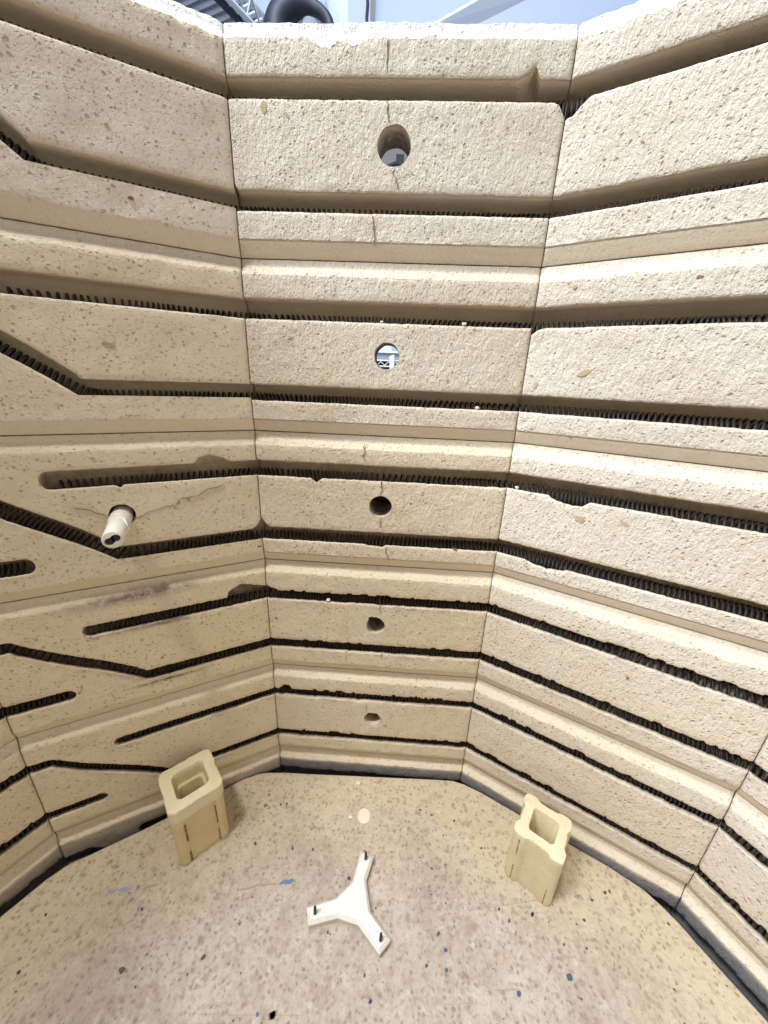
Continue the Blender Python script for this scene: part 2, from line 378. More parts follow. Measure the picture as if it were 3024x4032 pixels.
def mark_sharp(o, deg=34):
    bm = bmesh.new(); bm.from_mesh(o.data); lim = math.radians(deg)
    for e in bm.edges:
        if len(e.link_faces) == 2 and e.calc_face_angle(0) > lim: e.smooth = False
    bm.to_mesh(o.data); bm.free()
def slots_for(fi, ring, s, L, rng):
    """returns list of (zu, zl, k) arrays"""
    (au, al), (bu, bl) = SLOT[ring]
    if fi == 1 and ring == 3: bu -= .005; bl -= .005
    amp = [0, .0006, .0007, .0010, .0016, .0022, .0022][ring]
    out = []
    lo_amp = amp * 1.1
    def jag(a, st):
        f1 = noise1(rng, L, st); f2 = noise1(rng, L, st * .35)
        return a * (np.abs(f1(s)) + .6 * np.maximum(f2(s), 0))
    def chipnoise(a):      # occasional bites
        f = noise1(rng, L, .020)(s) + .25 * noise1(rng, L, .005)(s); return a * 2.3 * np.clip((f - .42) / .10, 0, 1)
    if fi != 1:
        for j, (u, l) in enumerate(((au, al), (bu, bl))):
            zu = u + jag(amp, .010) + chipnoise(amp * (1.2 if ring >= 4 else .4)); zl = l - jag(lo_amp, .012) - chipnoise(amp * .4)
            out.append([zu, zl, np.ones_like(s)])
    else:
        x = L - s
        g = (x - .35) / .265; g = np.clip(g, 0, 1)
        g = g + .02 * np.sin(g * math.pi * 2)
        h = .0185
        # slot 0 : right-hand upper groove, ends at x=.467
        e0 = .467; cu, cl = au, al
        endr = np.sqrt(np.clip(1 - (np.clip(x - (e0 - h), 0, h) / h) ** 2, 0.0, 1))
        mid = (cu + cl) / 2; hh = (cu - cl) / 2
        closed = x > e0 - .0005
        w = np.clip((x - e0) / .03, 0, 1)
        m0 = np.where(closed, mid + w * .026, mid); h0 = np.where(closed, .004, hh * endr)
        k0 = np.where(closed, 0.0, 1.0)
        out.append([m0 + h0 + jag(amp, .010) * k0, m0 - h0 - jag(lo_amp, .012) * k0, k0])
        # slot 1 : the ramp
        mb = (bu + bl) / 2 * (1 - g) + (au + al) / 2 * g
        hb = ((bu - bl) * (1 - g) + (au - al) * g) / 2 * np.where((g > .02) & (g < .98), 1.18, 1.0)
        out.append([mb + hb + jag(amp, .012), mb - hb - jag(lo_amp, .012), np.ones_like(s)])
        # slot 2 : left-hand lower groove, starts at x=.517
        e2 = .517
        endr = np.sqrt(np.clip(1 - (np.clip((e2 + h) - x, 0, h) / h) ** 2, 0.0, 1))
        closed = x < e2 + .0005
        w = np.clip((e2 - x) / .03, 0, 1)
        mid = (bu + bl) / 2; hh = (bu - bl) / 2
        m2 = np.where(closed, mid - w * .022, mid); h2 = np.where(closed, .004, hh * endr)
        k2 = np.where(closed, 0.0, 1.0)
        out.append([m2 + h2 + jag(amp, .010) * k2, m2 - h2 - jag(lo_amp, .012) * k2, k2])
    for j in range(len(out)):
        c = UP_CHIP.get((fi, ring, j))
        if fi == 1 and ring == 6 and j == 1: c = UP_CHIP[(1, 6, 2)]
        if fi == 1 and ring == 6 and j == 2: c = None
        if c:
            xs, zs = zip(*c); zi = np.interp(s, xs, zs, left=-9, right=-9) + noise1(rng, L, .006)(s) * .0018
            out[j][0] = np.maximum(out[j][0], zi)
        c = LO_CHIP.get((fi, ring, j))
        if c:
            xs, zs = zip(*c); zi = np.interp(s, xs, zs, left=9, right=9) + noise1(rng, L, .006)(s) * .0015
            out[j][1] = np.minimum(out[j][1], zi)
        c = UP_CORNER.get((fi, ring, j))
        if c:
            d = s if c[1] == 'L' else L - s
            out[j][0] = out[j][0] + c[0] * np.clip(1 - d / c[0], 0, 1) ** 2
    return out

def prof_rows(zt, zb, slots, depth_noise, n_s):
    """Front surface rows from top to bottom; each row = (depth array, z array, smooth, stain_key)"""
    rows = []
    one = np.ones(n_s)
    def R(d, z, sm=0.0, kind='face'): rows.append((d * one, z * one, sm, kind))
    R(SB * 1.12, zt, 1, 'top'); R(SB * 1.0, zt - CH * .04, .7, 'cht'); R(SB * .92, zt - CH * .28, .6, 'cht'); R(SB * .80, zt - CH * .50, .6, 'cht'); R(SB * .45, zt - CH * .74, .5, 'cht'); R(SB * .14, zt - CH * .93, .5, 'cht'); R(.0010, zt - CH * 1.03, .3, 'chte'); R(0, zt - CH * 1.12, 0, 'face')
    prev = zt - CH * 1.12 * one
    def face(z0, z1):
        n = max(2, int(np.max(z0 - z1) / .011))
        for i in range(1, n):
            f = i / n; rows.append((np.zeros(n_s), z0 * (1 - f) + z1 * f, 0.0, 'face'))
    for zu, zl, k in slots:
        face(prev, zu + .0045)
        r0_ = len(rows); closed = k < .5
        def G(d, z, kind, sm): rows.append([d * k, z * one, np.where(closed, 0.0, sm), kind])
        G(0, zu + .0045, 'face', .15); G(.0010, zu + .0012, 'glu', .5); G(.004, zu, 'gc', 1)
        G(.022, zu + .0005, 'gc', 1); G(.046, zu + .0005, 'gc', 1); G(.060, zu - .007, 'gc', 1)
        h = zu - zl
        G(.066, zu - .5 * h, 'gi', 1); G(.065, zl + .001, 'gi', 1)
        G(.066, zl - .016, 'gb', 1); G(.058, zl - .026, 'gb', 1); G(.040, zl - .0315, 'gb', 1); G(.026, zl - .0275, 'gb', 1)
        G(.0205, zl - .015, 'gl', 1); G(.0175, zl - .0055, 'gl', 1); G(.0100, zl - .0022, 'gl', .8); G(.0035, zl + .0003, 'gl', .6); G(.0008, zl - .0012, 'gle', .3); G(0, zl - .005, 'gf', 0)
        prev = zl - .005 * one
        if closed.any():
            n_ = len(rows) - r0_
            for q in range(n_):
                ev = (zu + .0045) * (1 - q / (n_ - 1)) + (zl - .005) * q / (n_ - 1)
                rows[r0_ + q][1] = np.where(closed, ev, rows[r0_ + q][1])
    zend = zb + CH * 1.08
    face(prev, zend * one)
    R(0, zend, 0, 'face'); R(.0003, zb + CH * 1.02, .5, 'chb'); R(SB * .06, zb + CH * .95, 1, 'chb'); R(SB * .34, zb + CH * .66, 1, 'chb'); R(SB * .66, zb + CH * .34, 1, 'chb'); R(SB * .95, zb + CH * .05, 1, 'chb'); R(SB * 1.12, zb, 1, 'bot')
    return rows

def make_brick(fi, ring, parent=None):
    a, t, n, L = facet(fi)
    rng = np.random.default_rng(1000 + fi * 37 + ring * 11)
    zt = SEAM[ring - 1] - .0006; zb = SEAM[ring] + .0006
    step_s = .0042
    ns = int(L / step_s); s = np.linspace(0, L, ns + 1)
    # extra columns at the very ends for a rounded arris
    s = np.concatenate([[0, .0008, .002], s[1:-1], [L - .002, L - .0008, L]])
    if fi == 1:   # sharp groove ends
        for e in (.467, .517):
            s = np.concatenate([s, [L - e - .0006, L - e + .0006]])
        s = np.unique(np.sort(s))
    m = len(s)
    slots = slots_for(fi, ring, s, L, rng)
    rows = prof_rows(zt, zb, slots, None, m)
    rough = ROUGH(fi, ring)
    nA = noise2(rng, L + .3, 1.0, .05); nB = noise2(rng, L + .3, 1.0, .012)
    D = np.array([r[0] for r in rows]); Zz = np.array([r[1] for r in rows]); K = [r[3] for r in rows]; SM = np.array([r[2] * np.ones(m) for r in rows])
    SS = np.tile(s, (len(rows), 1))
    facew = np.array([1.0 if k in ('face', 'gf') else (.6 if k in ('chte', 'glu', 'gle') else .15) for k in K])[:, None] * np.ones((1, m))
    CL = np.zeros((len(rows), m), bool)
    for i, k in enumerate(K):
        if k[0] == 'g' or k == 'face': CL[i] = (D[i] == 0) & (SM[i] == 0)
    facew = np.where(CL, 1.0, facew)
    zz = Zz - zb + .05
    D = D + facew * (nA(SS, zz) * .0012 + nB(SS, zz) * (.0004 + .0007 * rough)) 
    # ragged chamfer edges
    ch = noise1(rng, L, .014)(s); ch2 = noise1(rng, L, .05)(s)
    for i, k in enumerate(K):
        if k == 'chte' or k == 'cht':
            amp = .0014 if ring > 1 else .0026
            Zz[i] += (ch * amp + ch2 * amp * .8) * (.5 if k == 'cht' else 1)
            if ring == 1 and k in ('cht',): D[i] += np.abs(noise1(rng, L, .008)(s)) * .0015
    if ring == 1:
        jt = noise1(rng, L, .012)(s) * .0012 + noise1(rng, L, .05)(s) * .0012
        Zz[0] += jt; Zz[1] += jt
        if fi == 2:   # broken patch in the rim of the centre brick
            bite = np.clip(1 - np.abs((s - .205) / .035), 0, 1) * .020 + np.clip(1 - np.abs((s - .262) / .03), 0, 1) * .012
            for i, k in enumerate(K[:8]):
                if k in ('cht', 'chte', 'face'): Zz[i] -= bite * (1.0 if k == 'chte' else .6); 
                if k == 'face': Zz[i] -= bite * .5; D[i] += bite * .25
    # rounded arris at the two ends
    e = np.minimum(s, L - s); arr = .0035 * np.clip(1 - e / .0045, 0, 1) ** 2 + .0010 * np.clip(1 - e / .012, 0, 1)
    D = D + arr[None, :]
    # bump monotonic guard in z
    gap = .0009
    sc = 1 - 2 * gap / L
    SSm = L / 2 + (SS - L / 2) * sc
    off = D * T15 * (2 * SSm / L - 1)
    X = a[0] + t[0] * (SSm + off) + n[0] * D; Y = a[1] + t[1] * (SSm + off) + n[1] * D
    # back rows
    bd = THK * np.ones(m); so = bd * T15 * (2 * SSm[0] / L - 1)
    bx = a[0] + t[0] * (SSm[0] + so) + n[0] * bd; by = a[1] + t[1] * (SSm[0] + so) + n[1] * bd
    X = np.vstack([bx, X, bx]); Y = np.vstack([by, Y, by]); Zf = np.vstack([np.full(m, zt), Zz, np.full(m, zb)])
    if ring == 1: Zf[0] = zt
    R_ = X.shape[0]
    V = np.stack([X, Y, Zf], -1).reshape(-1, 3)
    F = []
    for r in range(R_):
        r2 = (r + 1) % R_
        b0 = r * m; b1 = r2 * m
        F += [(b0 + c, b1 + c, b1 + c + 1, b0 + c + 1) for c in range(m - 1)]
    F.append(tuple(r * m for r in range(R_ - 1, -1, -1))); F.append(tuple(r * m + m - 1 for r in range(R_)))
    org = a + t * L / 2 + n * THK / 2
    o = new_mesh('fire_brick', V, F, M_BRICK, None, True, (org[0], org[1], zb))
    me = o.data
    # flat ends and back
    flat = np.ones(len(me.polygons), bool)
    nf = (m - 1)
    flat[:nf] = False; flat[nf * (R_ - 2):] = False
    me.polygons.foreach_set('use_smooth', flat.tolist())
    # wear attribute
    Wr = np.zeros((R_, m, 4)); 
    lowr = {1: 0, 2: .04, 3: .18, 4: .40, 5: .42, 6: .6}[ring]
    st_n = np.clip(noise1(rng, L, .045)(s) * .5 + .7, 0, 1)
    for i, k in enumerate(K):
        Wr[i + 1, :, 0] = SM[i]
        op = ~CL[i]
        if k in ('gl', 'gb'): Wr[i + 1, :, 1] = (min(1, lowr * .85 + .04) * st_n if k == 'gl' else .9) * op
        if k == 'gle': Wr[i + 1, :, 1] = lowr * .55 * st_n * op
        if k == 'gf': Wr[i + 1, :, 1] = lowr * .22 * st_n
        if k == 'gi': Wr[i + 1, :, 1] = [0, .15, .22, .5, .8, .9, .9][ring] * op  # groove backs painted darker in the lower rows
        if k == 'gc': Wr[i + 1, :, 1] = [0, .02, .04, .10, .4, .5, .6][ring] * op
        if k in ('glu',): Wr[i + 1, :, 1] = .1
        if ring == 1 and k in ('top', 'cht', 'chte'): Wr[i + 1, :, 3] = 1.0 if k != 'chte' else .6; Wr[i + 1, :, 0] = .2
        if ring > 1 and k == 'top': Wr[i + 1, :, 1] = .8
        if k == 'bot': Wr[i + 1, :, 1] = .8
    Wr[0, :, 3] = 1.0 if ring == 1 else 0
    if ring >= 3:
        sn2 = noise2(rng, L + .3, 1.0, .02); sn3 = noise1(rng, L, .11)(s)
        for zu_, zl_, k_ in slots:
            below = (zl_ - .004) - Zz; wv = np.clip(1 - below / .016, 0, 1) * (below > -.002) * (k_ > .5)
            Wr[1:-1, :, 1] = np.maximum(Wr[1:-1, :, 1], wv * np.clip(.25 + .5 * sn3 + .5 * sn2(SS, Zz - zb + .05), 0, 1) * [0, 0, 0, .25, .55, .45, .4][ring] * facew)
    if ring == 6:
        za = Zf
        g = np.clip((SEAM[5] - .0330 - za) / .006, 0, 1); Wr[:, :, 2] = g * (.55 if fi <= 1 else 1.0)
    if fi == 1 and ring == 4:   # soot streak along the top of this brick
        x = L - SS[0]
        for i in range(len(K)):
            zc = -.570 - (x - .3) * .04
            d = np.exp(-((Zz[i] - zc) / .016) ** 2) * np.exp(-((x - .33) / .15) ** 2) * 1.0
            Wr[i + 1, :, 1] = np.maximum(Wr[i + 1, :, 1], d)
            if K[i] in ('gl', 'gle', 'gf'):
                Wr[i + 1, :, 1] = np.maximum(Wr[i + 1, :, 1], np.exp(-((x - .3) / .09) ** 2) * .95)
    at = me.attributes.new('wear_shade', 'FLOAT_COLOR', 'POINT'); at.data.foreach_set('color', Wr.reshape(-1).astype(np.float32))
    o['seed'] = float((fi * 7 + ring * 3.3) % 19); o['rough'] = float(rough); o['warm'] = float(WARM(fi, ring)); o['tone'] = float(rng.uniform(0, 1))
    return o

def ROUGH(fi, ring):
    base = {1: 1.0, 2: .95, 3: .85, 4: .6, 5: .55, 6: .5}[ring]
    return {0: .12, 1: .10}.get(fi, base)
def WARM(fi, ring):  # bounced yellow and cool right-hand light put into the brick tint
    w = {1: .06, 2: .30, 3: .58, 4: .70, 5: .58, 6: .4}[ring]
    if fi == 3: w *= .08 if ring <= 2 else .35
    if fi >= 4: w *= .2
    if fi <= 1: w = w * 1.0 + .12
    return w

def boolean_cut(o, cutV, cutF, fi, s, z, r):
    c = new_mesh('cut', cutV, cutF, M_BRICK, None, True)
    at = c.data.attributes.new('wear_shade', 'FLOAT_COLOR', 'POINT')
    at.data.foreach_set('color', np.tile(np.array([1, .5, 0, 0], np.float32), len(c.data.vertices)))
    md = o.modifiers.new('cut', 'BOOLEAN'); md.operation = 'DIFFERENCE'; md.object = c; md.solver = 'EXACT'
    dg = bpy.context.evaluated_depsgraph_get(); dg.update()
    me = bpy.data.meshes.new_from_object(o.evaluated_get(dg), preserve_all_data_layers=True, depsgraph=dg)
    o.modifiers.clear(); old = o.data; o.data = me; me.name = 'fire_brick'
    a_, t_, n_, L_ = facet(fi); nv = len(me.vertices); co = np.zeros(nv * 3); me.vertices.foreach_get('co', co)
    co = co.reshape(-1, 3) + np.array(o.location); co[:, 2] -= Z0 * S; co /= S
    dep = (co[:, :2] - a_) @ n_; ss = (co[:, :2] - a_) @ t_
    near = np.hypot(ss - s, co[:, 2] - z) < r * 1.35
    at = me.attributes['wear_shade']; W4 = np.zeros(nv * 4, np.float32); at.data.foreach_get('color', W4); W4 = W4.reshape(-1, 4)
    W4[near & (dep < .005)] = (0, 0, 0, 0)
    m_ = near & (dep >= .005) & (dep < THK - .01); W4[m_] = np.stack([np.ones(m_.sum()), np.clip(dep[m_] * 26, 0, .9), np.zeros(m_.sum()), np.zeros(m_.sum())], 1)  # shade painted into the bore, darker with depth
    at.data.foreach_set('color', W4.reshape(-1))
    mark_sharp(o, 40); bpy.data.meshes.remove(old); cm = c.data; bpy.data.objects.remove(c); bpy.data.meshes.remove(cm)

def bore(fi, s, z, r0, r1, depth, rng, squash=1.0, polyr=None, jit=.03, dz=0.0):
    n = 36; V = []; rows_ = [(-.02, r0), (.008, r0), (.03, r0), (.055, r0), (.085, r0), (.15, r0 + (r1 - r0) * .4), (depth, r1)]
    k = 1 + jit * rng.uniform(-1, 1, n)
    if polyr is not None: k = polyr
    for d, r in rows_:
        for i in range(n):
            th = 2 * math.pi * i / n
            a, t, nn, L = facet(fi)
            p = a + t * (s + r * k[i] * math.cos(th)) + nn * d
            V.append((p[0], p[1], z + dz * max(d, 0) / depth + r * k[i] * squash * math.sin(th)))
    F = []
    for j in range(6):
        for i in range(n):
            F.append((j * n + i, j * n + (i + 1) % n, (j + 1) * n + (i + 1) % n, (j + 1) * n + i))
    F.append(tuple(range(n - 1, -1, -1))); F.append(tuple(6 * n + i for i in range(n)))
    return V, F

FACET_NAME = {-1: 'left-hand wall beside the camera', 0: 'narrow left-edge wall', 1: 'left diagonal-groove wall', 2: 'back peep-hole wall',
              3: 'right wall', 4: 'far right-edge wall', 5: 'right-hand wall beside the camera'}
ROW = {1: 'topmost row', 2: 'second row', 3: 'third row', 4: 'fourth row', 5: 'fifth row', 6: 'bottom row'}
EXTRA = {
 (1, 1): 'smooth tan brick under the left part of the rim, {r}, {f}', (1, 2): 'smooth cream brick with a diagonal groove running off left, {r}, {f}',
 (1, 3): 'brick holding the white ceramic tube, {r}, {f}', (1, 4): 'brick with a dark soot streak along its top, {r}, {f}',
 (1, 5): 'dim cream brick behind the tall post, {r}, {f}', (1, 6): 'brick with a ragged black hole at its left end, {r}, {f}',
 (2, 1): 'rough brick with an oval peep hole and broken rim, {r}, {f}', (2, 2): 'rough brick with a bright see-through peep hole, {r}, {f}',
 (2, 3): 'cracked brick with a round dark peep hole, {r}, {f}', (2, 4): 'yellowish brick whose peep hole has a notched top, {r}, {f}',
 (2, 5): 'brick with the smallest six-sided peep hole, {r}, {f}', (2, 6): 'grey-faced brick without peep hole, {r}, {f}',
 (3, 1): 'rough whitish brick under the right part of the rim, {r}, {f}', (3, 2): 'brightly lit rough brick with tan oval spots, {r}, {f}',
 (3, 3): 'pale brick with a crumbled groove edge and brown spot, {r}, {f}', (3, 4): 'long pale brick between two black grooves, {r}, {f}',
 (3, 5): 'pale brick sloping down above the right post, {r}, {f}', (3, 6): 'grey-faced brick behind the right post, {r}, {f}'}

BRICKS = {}
for fi in (-1, 0, 1, 2, 3, 4, 5):
    for ring in range(1, 7):
        o = make_brick(fi, ring)
        lab = EXTRA.get((fi, ring), 'cream grooved brick, {r}, {f}').format(r=ROW[ring], f=FACET_NAME[fi])
        tag(o, lab, 'brick', 'grooved fire bricks lining the kiln')
        BRICKS[fi, ring] = o

rngb = np.random.default_rng(5)
LB = facet(2)[3]
hex_r = 1 + .0 * np.arange(36)
for i in range(36):
    th = 2 * math.pi * i / 36
    hex_r[i] = min(1.0, (.90 if math.sin(th) > 0 else 1.0) / max(.75, abs(math.cos((th % (math.pi / 3)) - math.pi / 6))))
notch = np.ones(36)
for i in range(36):
    th = math.degrees(2 * math.pi * i / 36)
    if 60 < th < 140: notch[i] = 1.06 + .16 * (th > 100)
    notch[i] *= 1 + rngb.uniform(-.03, .03)
HOLES = {1: (.349, .4615, .0355, .116, 1.0, 1 + .012 * np.sin(np.arange(36) * 1.1)), 2: (.3505, .0545, .031, .046, 1.0, 1 + .012 * np.sin(np.arange(36) * 1.3)), 3: (.349, -.341, .0325, .032, 1.0, 1 + .012 * np.sin(np.arange(36) * .9)),
         4: (.348, -.747, .030, .030, 1.05, notch), 5: (.349, -1.143, .031, .030, .93, hex_r)}
for o in BRICKS.values(): mark_sharp(o, 50)
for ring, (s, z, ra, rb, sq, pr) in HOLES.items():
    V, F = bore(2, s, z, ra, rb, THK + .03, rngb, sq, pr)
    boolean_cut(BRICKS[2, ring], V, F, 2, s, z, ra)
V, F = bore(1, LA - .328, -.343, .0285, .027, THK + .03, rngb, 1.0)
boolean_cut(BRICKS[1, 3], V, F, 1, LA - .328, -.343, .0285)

# ---- flat marks lying on brick faces: cracks, inclusions
CF = 1446.32
def ray(u, v):
    a = (u - 1512) / CF; b = (v - 2016) / CF
    c, s = math.cos(ROLL), math.sin(ROLL); x = a * c + b * s; y = -a * s + b * c
    c, s = math.cos(PITCH), math.sin(PITCH)
    return np.array([x, c - y * s, -s - y * c])
def hit(u, v, fi):
    a, t, n, L = facet(fi); d = ray(u, v); k = (a @ n) / (d[:2] @ n); P = d * k
    return (P[:2] - a) @ t, P[2]
DS = 1.8228
def surf(fi, s, z, lift=.0016):
    a, t, n, L = facet(fi); p = a + t * s - n * lift
    return (p[0], p[1], z)
def crack(fi, ring, pts, w=.0016, seed=0, mat=None, name='crack', full=False):
    rng = np.random.default_rng(seed)
    P = [hit(u * (1 if full else DS), v * (1 if full else DS), fi) for u, v in pts]
    out = []
    for (s0, z0), (s1, z1) in zip(P[:-1], P[1:]):
        n = max(2, int(math.hypot(s1 - s0, z1 - z0) / .006))
        for i in range(n):
            f = i / n; out.append((s0 + (s1 - s0) * f + rng.uniform(-.0014, .0014), z0 + (z1 - z0) * f + rng.uniform(-.0008, .0008)))
    out.append(P[-1])
    V = []; F = []
    for i, (s, z) in enumerate(out):
        q = out[min(i + 1, len(out) - 1)]; p = out[max(i - 1, 0)]
        d = np.array([q[0] - p[0], q[1] - p[1]]); d /= np.linalg.norm(d) + 1e-9; nn = np.array([-d[1], d[0]])
        ww = w * rng.uniform(.25, .8) / 2 * (1 if 0 < i < len(out) - 1 else .3)
        for sg in (-1, 1):
            for lift in (.0019, -.001):
                V.append(surf(fi, s + nn[0] * ww * sg, z + nn[1] * ww * sg, lift))
    for i in range(len(out) - 1):
        b = i * 4; F += [(b, b + 2, b + 6, b + 4), (b + 1, b + 5, b + 7, b + 3), (b, b + 4, b + 5, b + 1), (b + 2, b + 3, b + 7, b + 6)]
    e = (len(out) - 1) * 4
    F += [(0, 1, 3, 2), (e, e + 2, e + 3, e + 1)]
    new_mesh(name, V, F, mat or M_CRACK, BRICKS[fi, ring], False, (CEN[0], CEN[1], 0))
def spot(fi, ring, u, v, rx, ry, ang=0, mat=None, seed=0, name='inclusion', full=True):
    rng = np.random.default_rng(seed); k = 1 if full else DS
    s0, z0 = hit(u * k, v * k, fi); V = []
    n = 14
    for lift in (.0015, -.001):
        rng2 = np.random.default_rng(seed)
        for i in range(n):
            th = 2 * math.pi * i / n; r = rng2.uniform(.82, 1.12)
            x = .85 * rx * r * math.cos(th); y = .85 * ry * r * math.sin(th)
            V.append(surf(fi, s0 + x * math.cos(ang) - y * math.sin(ang), z0 + x * math.sin(ang) + y * math.cos(ang), lift))
    F = [tuple(range(n)), tuple(range(2 * n - 1, n - 1, -1))] + [(i, n + i, n + (i + 1) % n, (i + 1) % n) for i in range(n)]
    new_mesh(name, V, F, mat or M_TAN, BRICKS[fi, ring], False, (CEN[0], CEN[1], 0))

crack(2, 1, [(838, 84), (837, 110), (835, 135), (836, 158)], seed=1)
crack(2, 1, [(836, 215), (838, 230), (836, 240), (840, 250), (838, 258), (841, 265)], .0026, 2)
crack(2, 1, [(853, 364), (849, 374), (855, 386), (857, 395), (859, 408)], .0030, 3)
crack(2, 1, [(802, 463), (806, 480), (805, 495), (809, 510), (807, 522), (811, 532)], .0022, 4)
crack(2, 3, [(788, 957), (786, 966), (790, 975), (783, 985), (789, 996)], .0024, 5)
crack(2, 3, [(824, 1036), (823, 1048), (825, 1058), (822, 1070)], .0024, 6)
crack(2, 3, [(821, 1119), (822, 1130), (824, 1140)], .0022, 7)
crack(2, 3, [(835, 1181), (832, 1192), (838, 1199), (841, 1212)], .0022, 8)
crack(2, 4, [(819, 1290), (820, 1300), (821, 1310), (821, 1327)], .0014, 9)
crack(2, 4, [(823, 1408), (824, 1416), (823, 1422)], .0016, 10)
crack(1, 3, [(287, 1118), (305, 1116), (322, 1104), (342, 1100), (360, 1093), (378, 1091), (392, 1077), (412, 1073), (430, 1070), (447, 1056), (470, 1052), (482, 1045)], .0018, 11)
crack(1, 3, [(160, 1098), (180, 1099), (200, 1104), (215, 1110), (236, 1113)], .0016, 12)
0 and crack(1, 1, [(340, 150), (342, 190), (339, 240), (341, 300)], .0007, 13)
crack(2, 5, [(791, 1518), (792, 1528), (790, 1536)], .0012, 14)
0 and crack(2, 2, [(754, 617), (755, 635), (754, 650)], .0009, 15)
crack(1, 5, [(178, 1478), (175, 1492), (172, 1500)], .0012, 16)
for k, (fi, ring, u, v, rx, ry, an, mt) in enumerate([
    (2, 1, 1039, 423, .0085, .0115, .1, M_TAN), (3, 2, 2299, 1468, .016, .0075, .45, M_TAN), (3, 2, 2109, 1516, .006, .010, -.2, M_TAN),
    (3, 3, 2283, 2044, .0135, .0095, -.3, M_TAN), (3, 3, 2462, 2064, .012, .006, -.3, M_TAN), (1, 2, 428, 1358, .014, .0065, -.2, M_TAN),
    (3, 3, 2573, 1930, .006, .005, 0, M_TAN), (2, 3, 1790, 2162, .009, .0035, -.3, M_RUST), (3, 2, 2756, 1090, .007, .003, 0, M_RUST),
    (3, 2, 2264, 1130, .005, .0045, 0, M_TAN), (1, 4, 640, 2588, .004, .003, 0, M_RUST), (3, 4, 2471, 2669, .0045, .004, 0, M_RUST),
    (3, 2, 2243, 1720, .003, .003, 0, M_RUST), (1, 3, 1021, 2151, .008, .0028, 0, M_RUST), (2, 4, 1088, 2434, .0035, .0045, 0, M_RUST),
    (2, 5, 1516, 2857, .009, .007, .5, M_TAN), (2, 2, 1841, 1754, .005, .0025, 0, M_TAN), (1, 1, 515, 780, .006, .004, .3, M_RUST),
    (1, 1, 420, 495, .005, .004, .5, M_TAN), (2, 2, 1140, 1330, .007, .003, .5, M_TAN), (2, 1, 1130, 455, .008, .003, -.8, M_TAN)]):
    spot(fi, ring, u, v, rx, ry, an, mt, seed=50 + k)

# ---- the part of the kiln wall behind the viewpoint (it bounces light), built as one piece per row of five walls
def rear_wall():
    g = Geo()
    for fi in range(6, 11):
        a, t, n, L = facet(fi)
        for ring in range(1, 7):
            zt, zb = SEAM[ring - 1], SEAM[ring]; (au, al), (bu, bl) = SLOT[ring]
            pr = [(THK, zt), (SB, zt), (0, zt - CH), (0, au), (.06, au), (.06, al), (0, al), (0, bu), (.06, bu), (.06, bl), (0, bl), (0, zb + CH), (SB, zb), (THK, zb)]
            V = []
            for ss in (.0008, L - .0008):
                V += [fpt(fi, ss, z, d) for d, z in pr]
            m = len(pr); F = [(j, (j + 1) % m, m + (j + 1) % m, m + j) for j in range(m)] + [tuple(range(m - 1, -1, -1)), tuple(range(m, 2 * m))]
            g.add(V, F)
    o = g.build('kiln_wall', M_DARKREAR); tag(o, 'rear half of the cream grooved brick kiln wall, behind the viewpoint', 'wall', kind='structure')
rear_wall()

# ---- steel jacket with the peep holes
def jacket():
    g = Geo()
    for fi in range(-1, 11):
        a, t, n, L = facet(fi)
        V = []
        for d in (THK + .002, THK + .010):
            for ss in (0, L):
                for z in (SEAM[6], .655): V.append(fpt(fi, ss, z, d))
        g.add(V, [(0, 1, 3, 2), (4, 6, 7, 5), (0, 4, 5, 1), (2, 3, 7, 6), (0, 2, 6, 4), (1, 5, 7, 3)])
    o = g.build('steel_jacket', M_STEEL); tag(o, 'thin stainless steel jacket wrapped round the outside of the kiln', 'casing')
    for ring in (1, 2):
        s, z, ra, rb, sq, pr = HOLES[ring]
        V, F = bore(2, s, z, .119 if ring == 1 else .056, .119 if ring == 1 else .056, THK + .05, rngb, 1.0, None, 0.0)
        c = new_mesh('cut', V, F, M_STEEL); md = o.modifiers.new('c', 'BOOLEAN'); md.operation = 'DIFFERENCE'; md.object = c; md.solver = 'EXACT'
        dg = bpy.context.evaluated_depsgraph_get(); dg.update(); me = bpy.data.meshes.new_from_object(o.evaluated_get(dg), depsgraph=dg)
        o.modifiers.clear(); o.data = me; bpy.data.objects.remove(c)
jacket()

# ---- peep hole plugs (the three lower holes are closed from outside)
for ring, lab in ((3, 'dark plug deep inside the round peep hole, third row'), (4, 'dark plug deep inside the notched peep hole, fourth row'), (5, 'dark plug deep inside the six-sided peep hole, fifth row')):
    s, z, ra, rb, sq, pr = HOLES[ring]; g = Geo()
    a, t, n, L = facet(2); p = a + t * s
    P = lambda d: (p[0] + n[0] * d, p[1] + n[1] * d, z)
    g.tube([P(.185), P(.19), P(.22), P(.26)], [.019, .0225, .0255, .0275], 20)
    tag(g.build('peep_plug', M_POST, smooth=False), lab, 'plug', 'peep hole plugs')

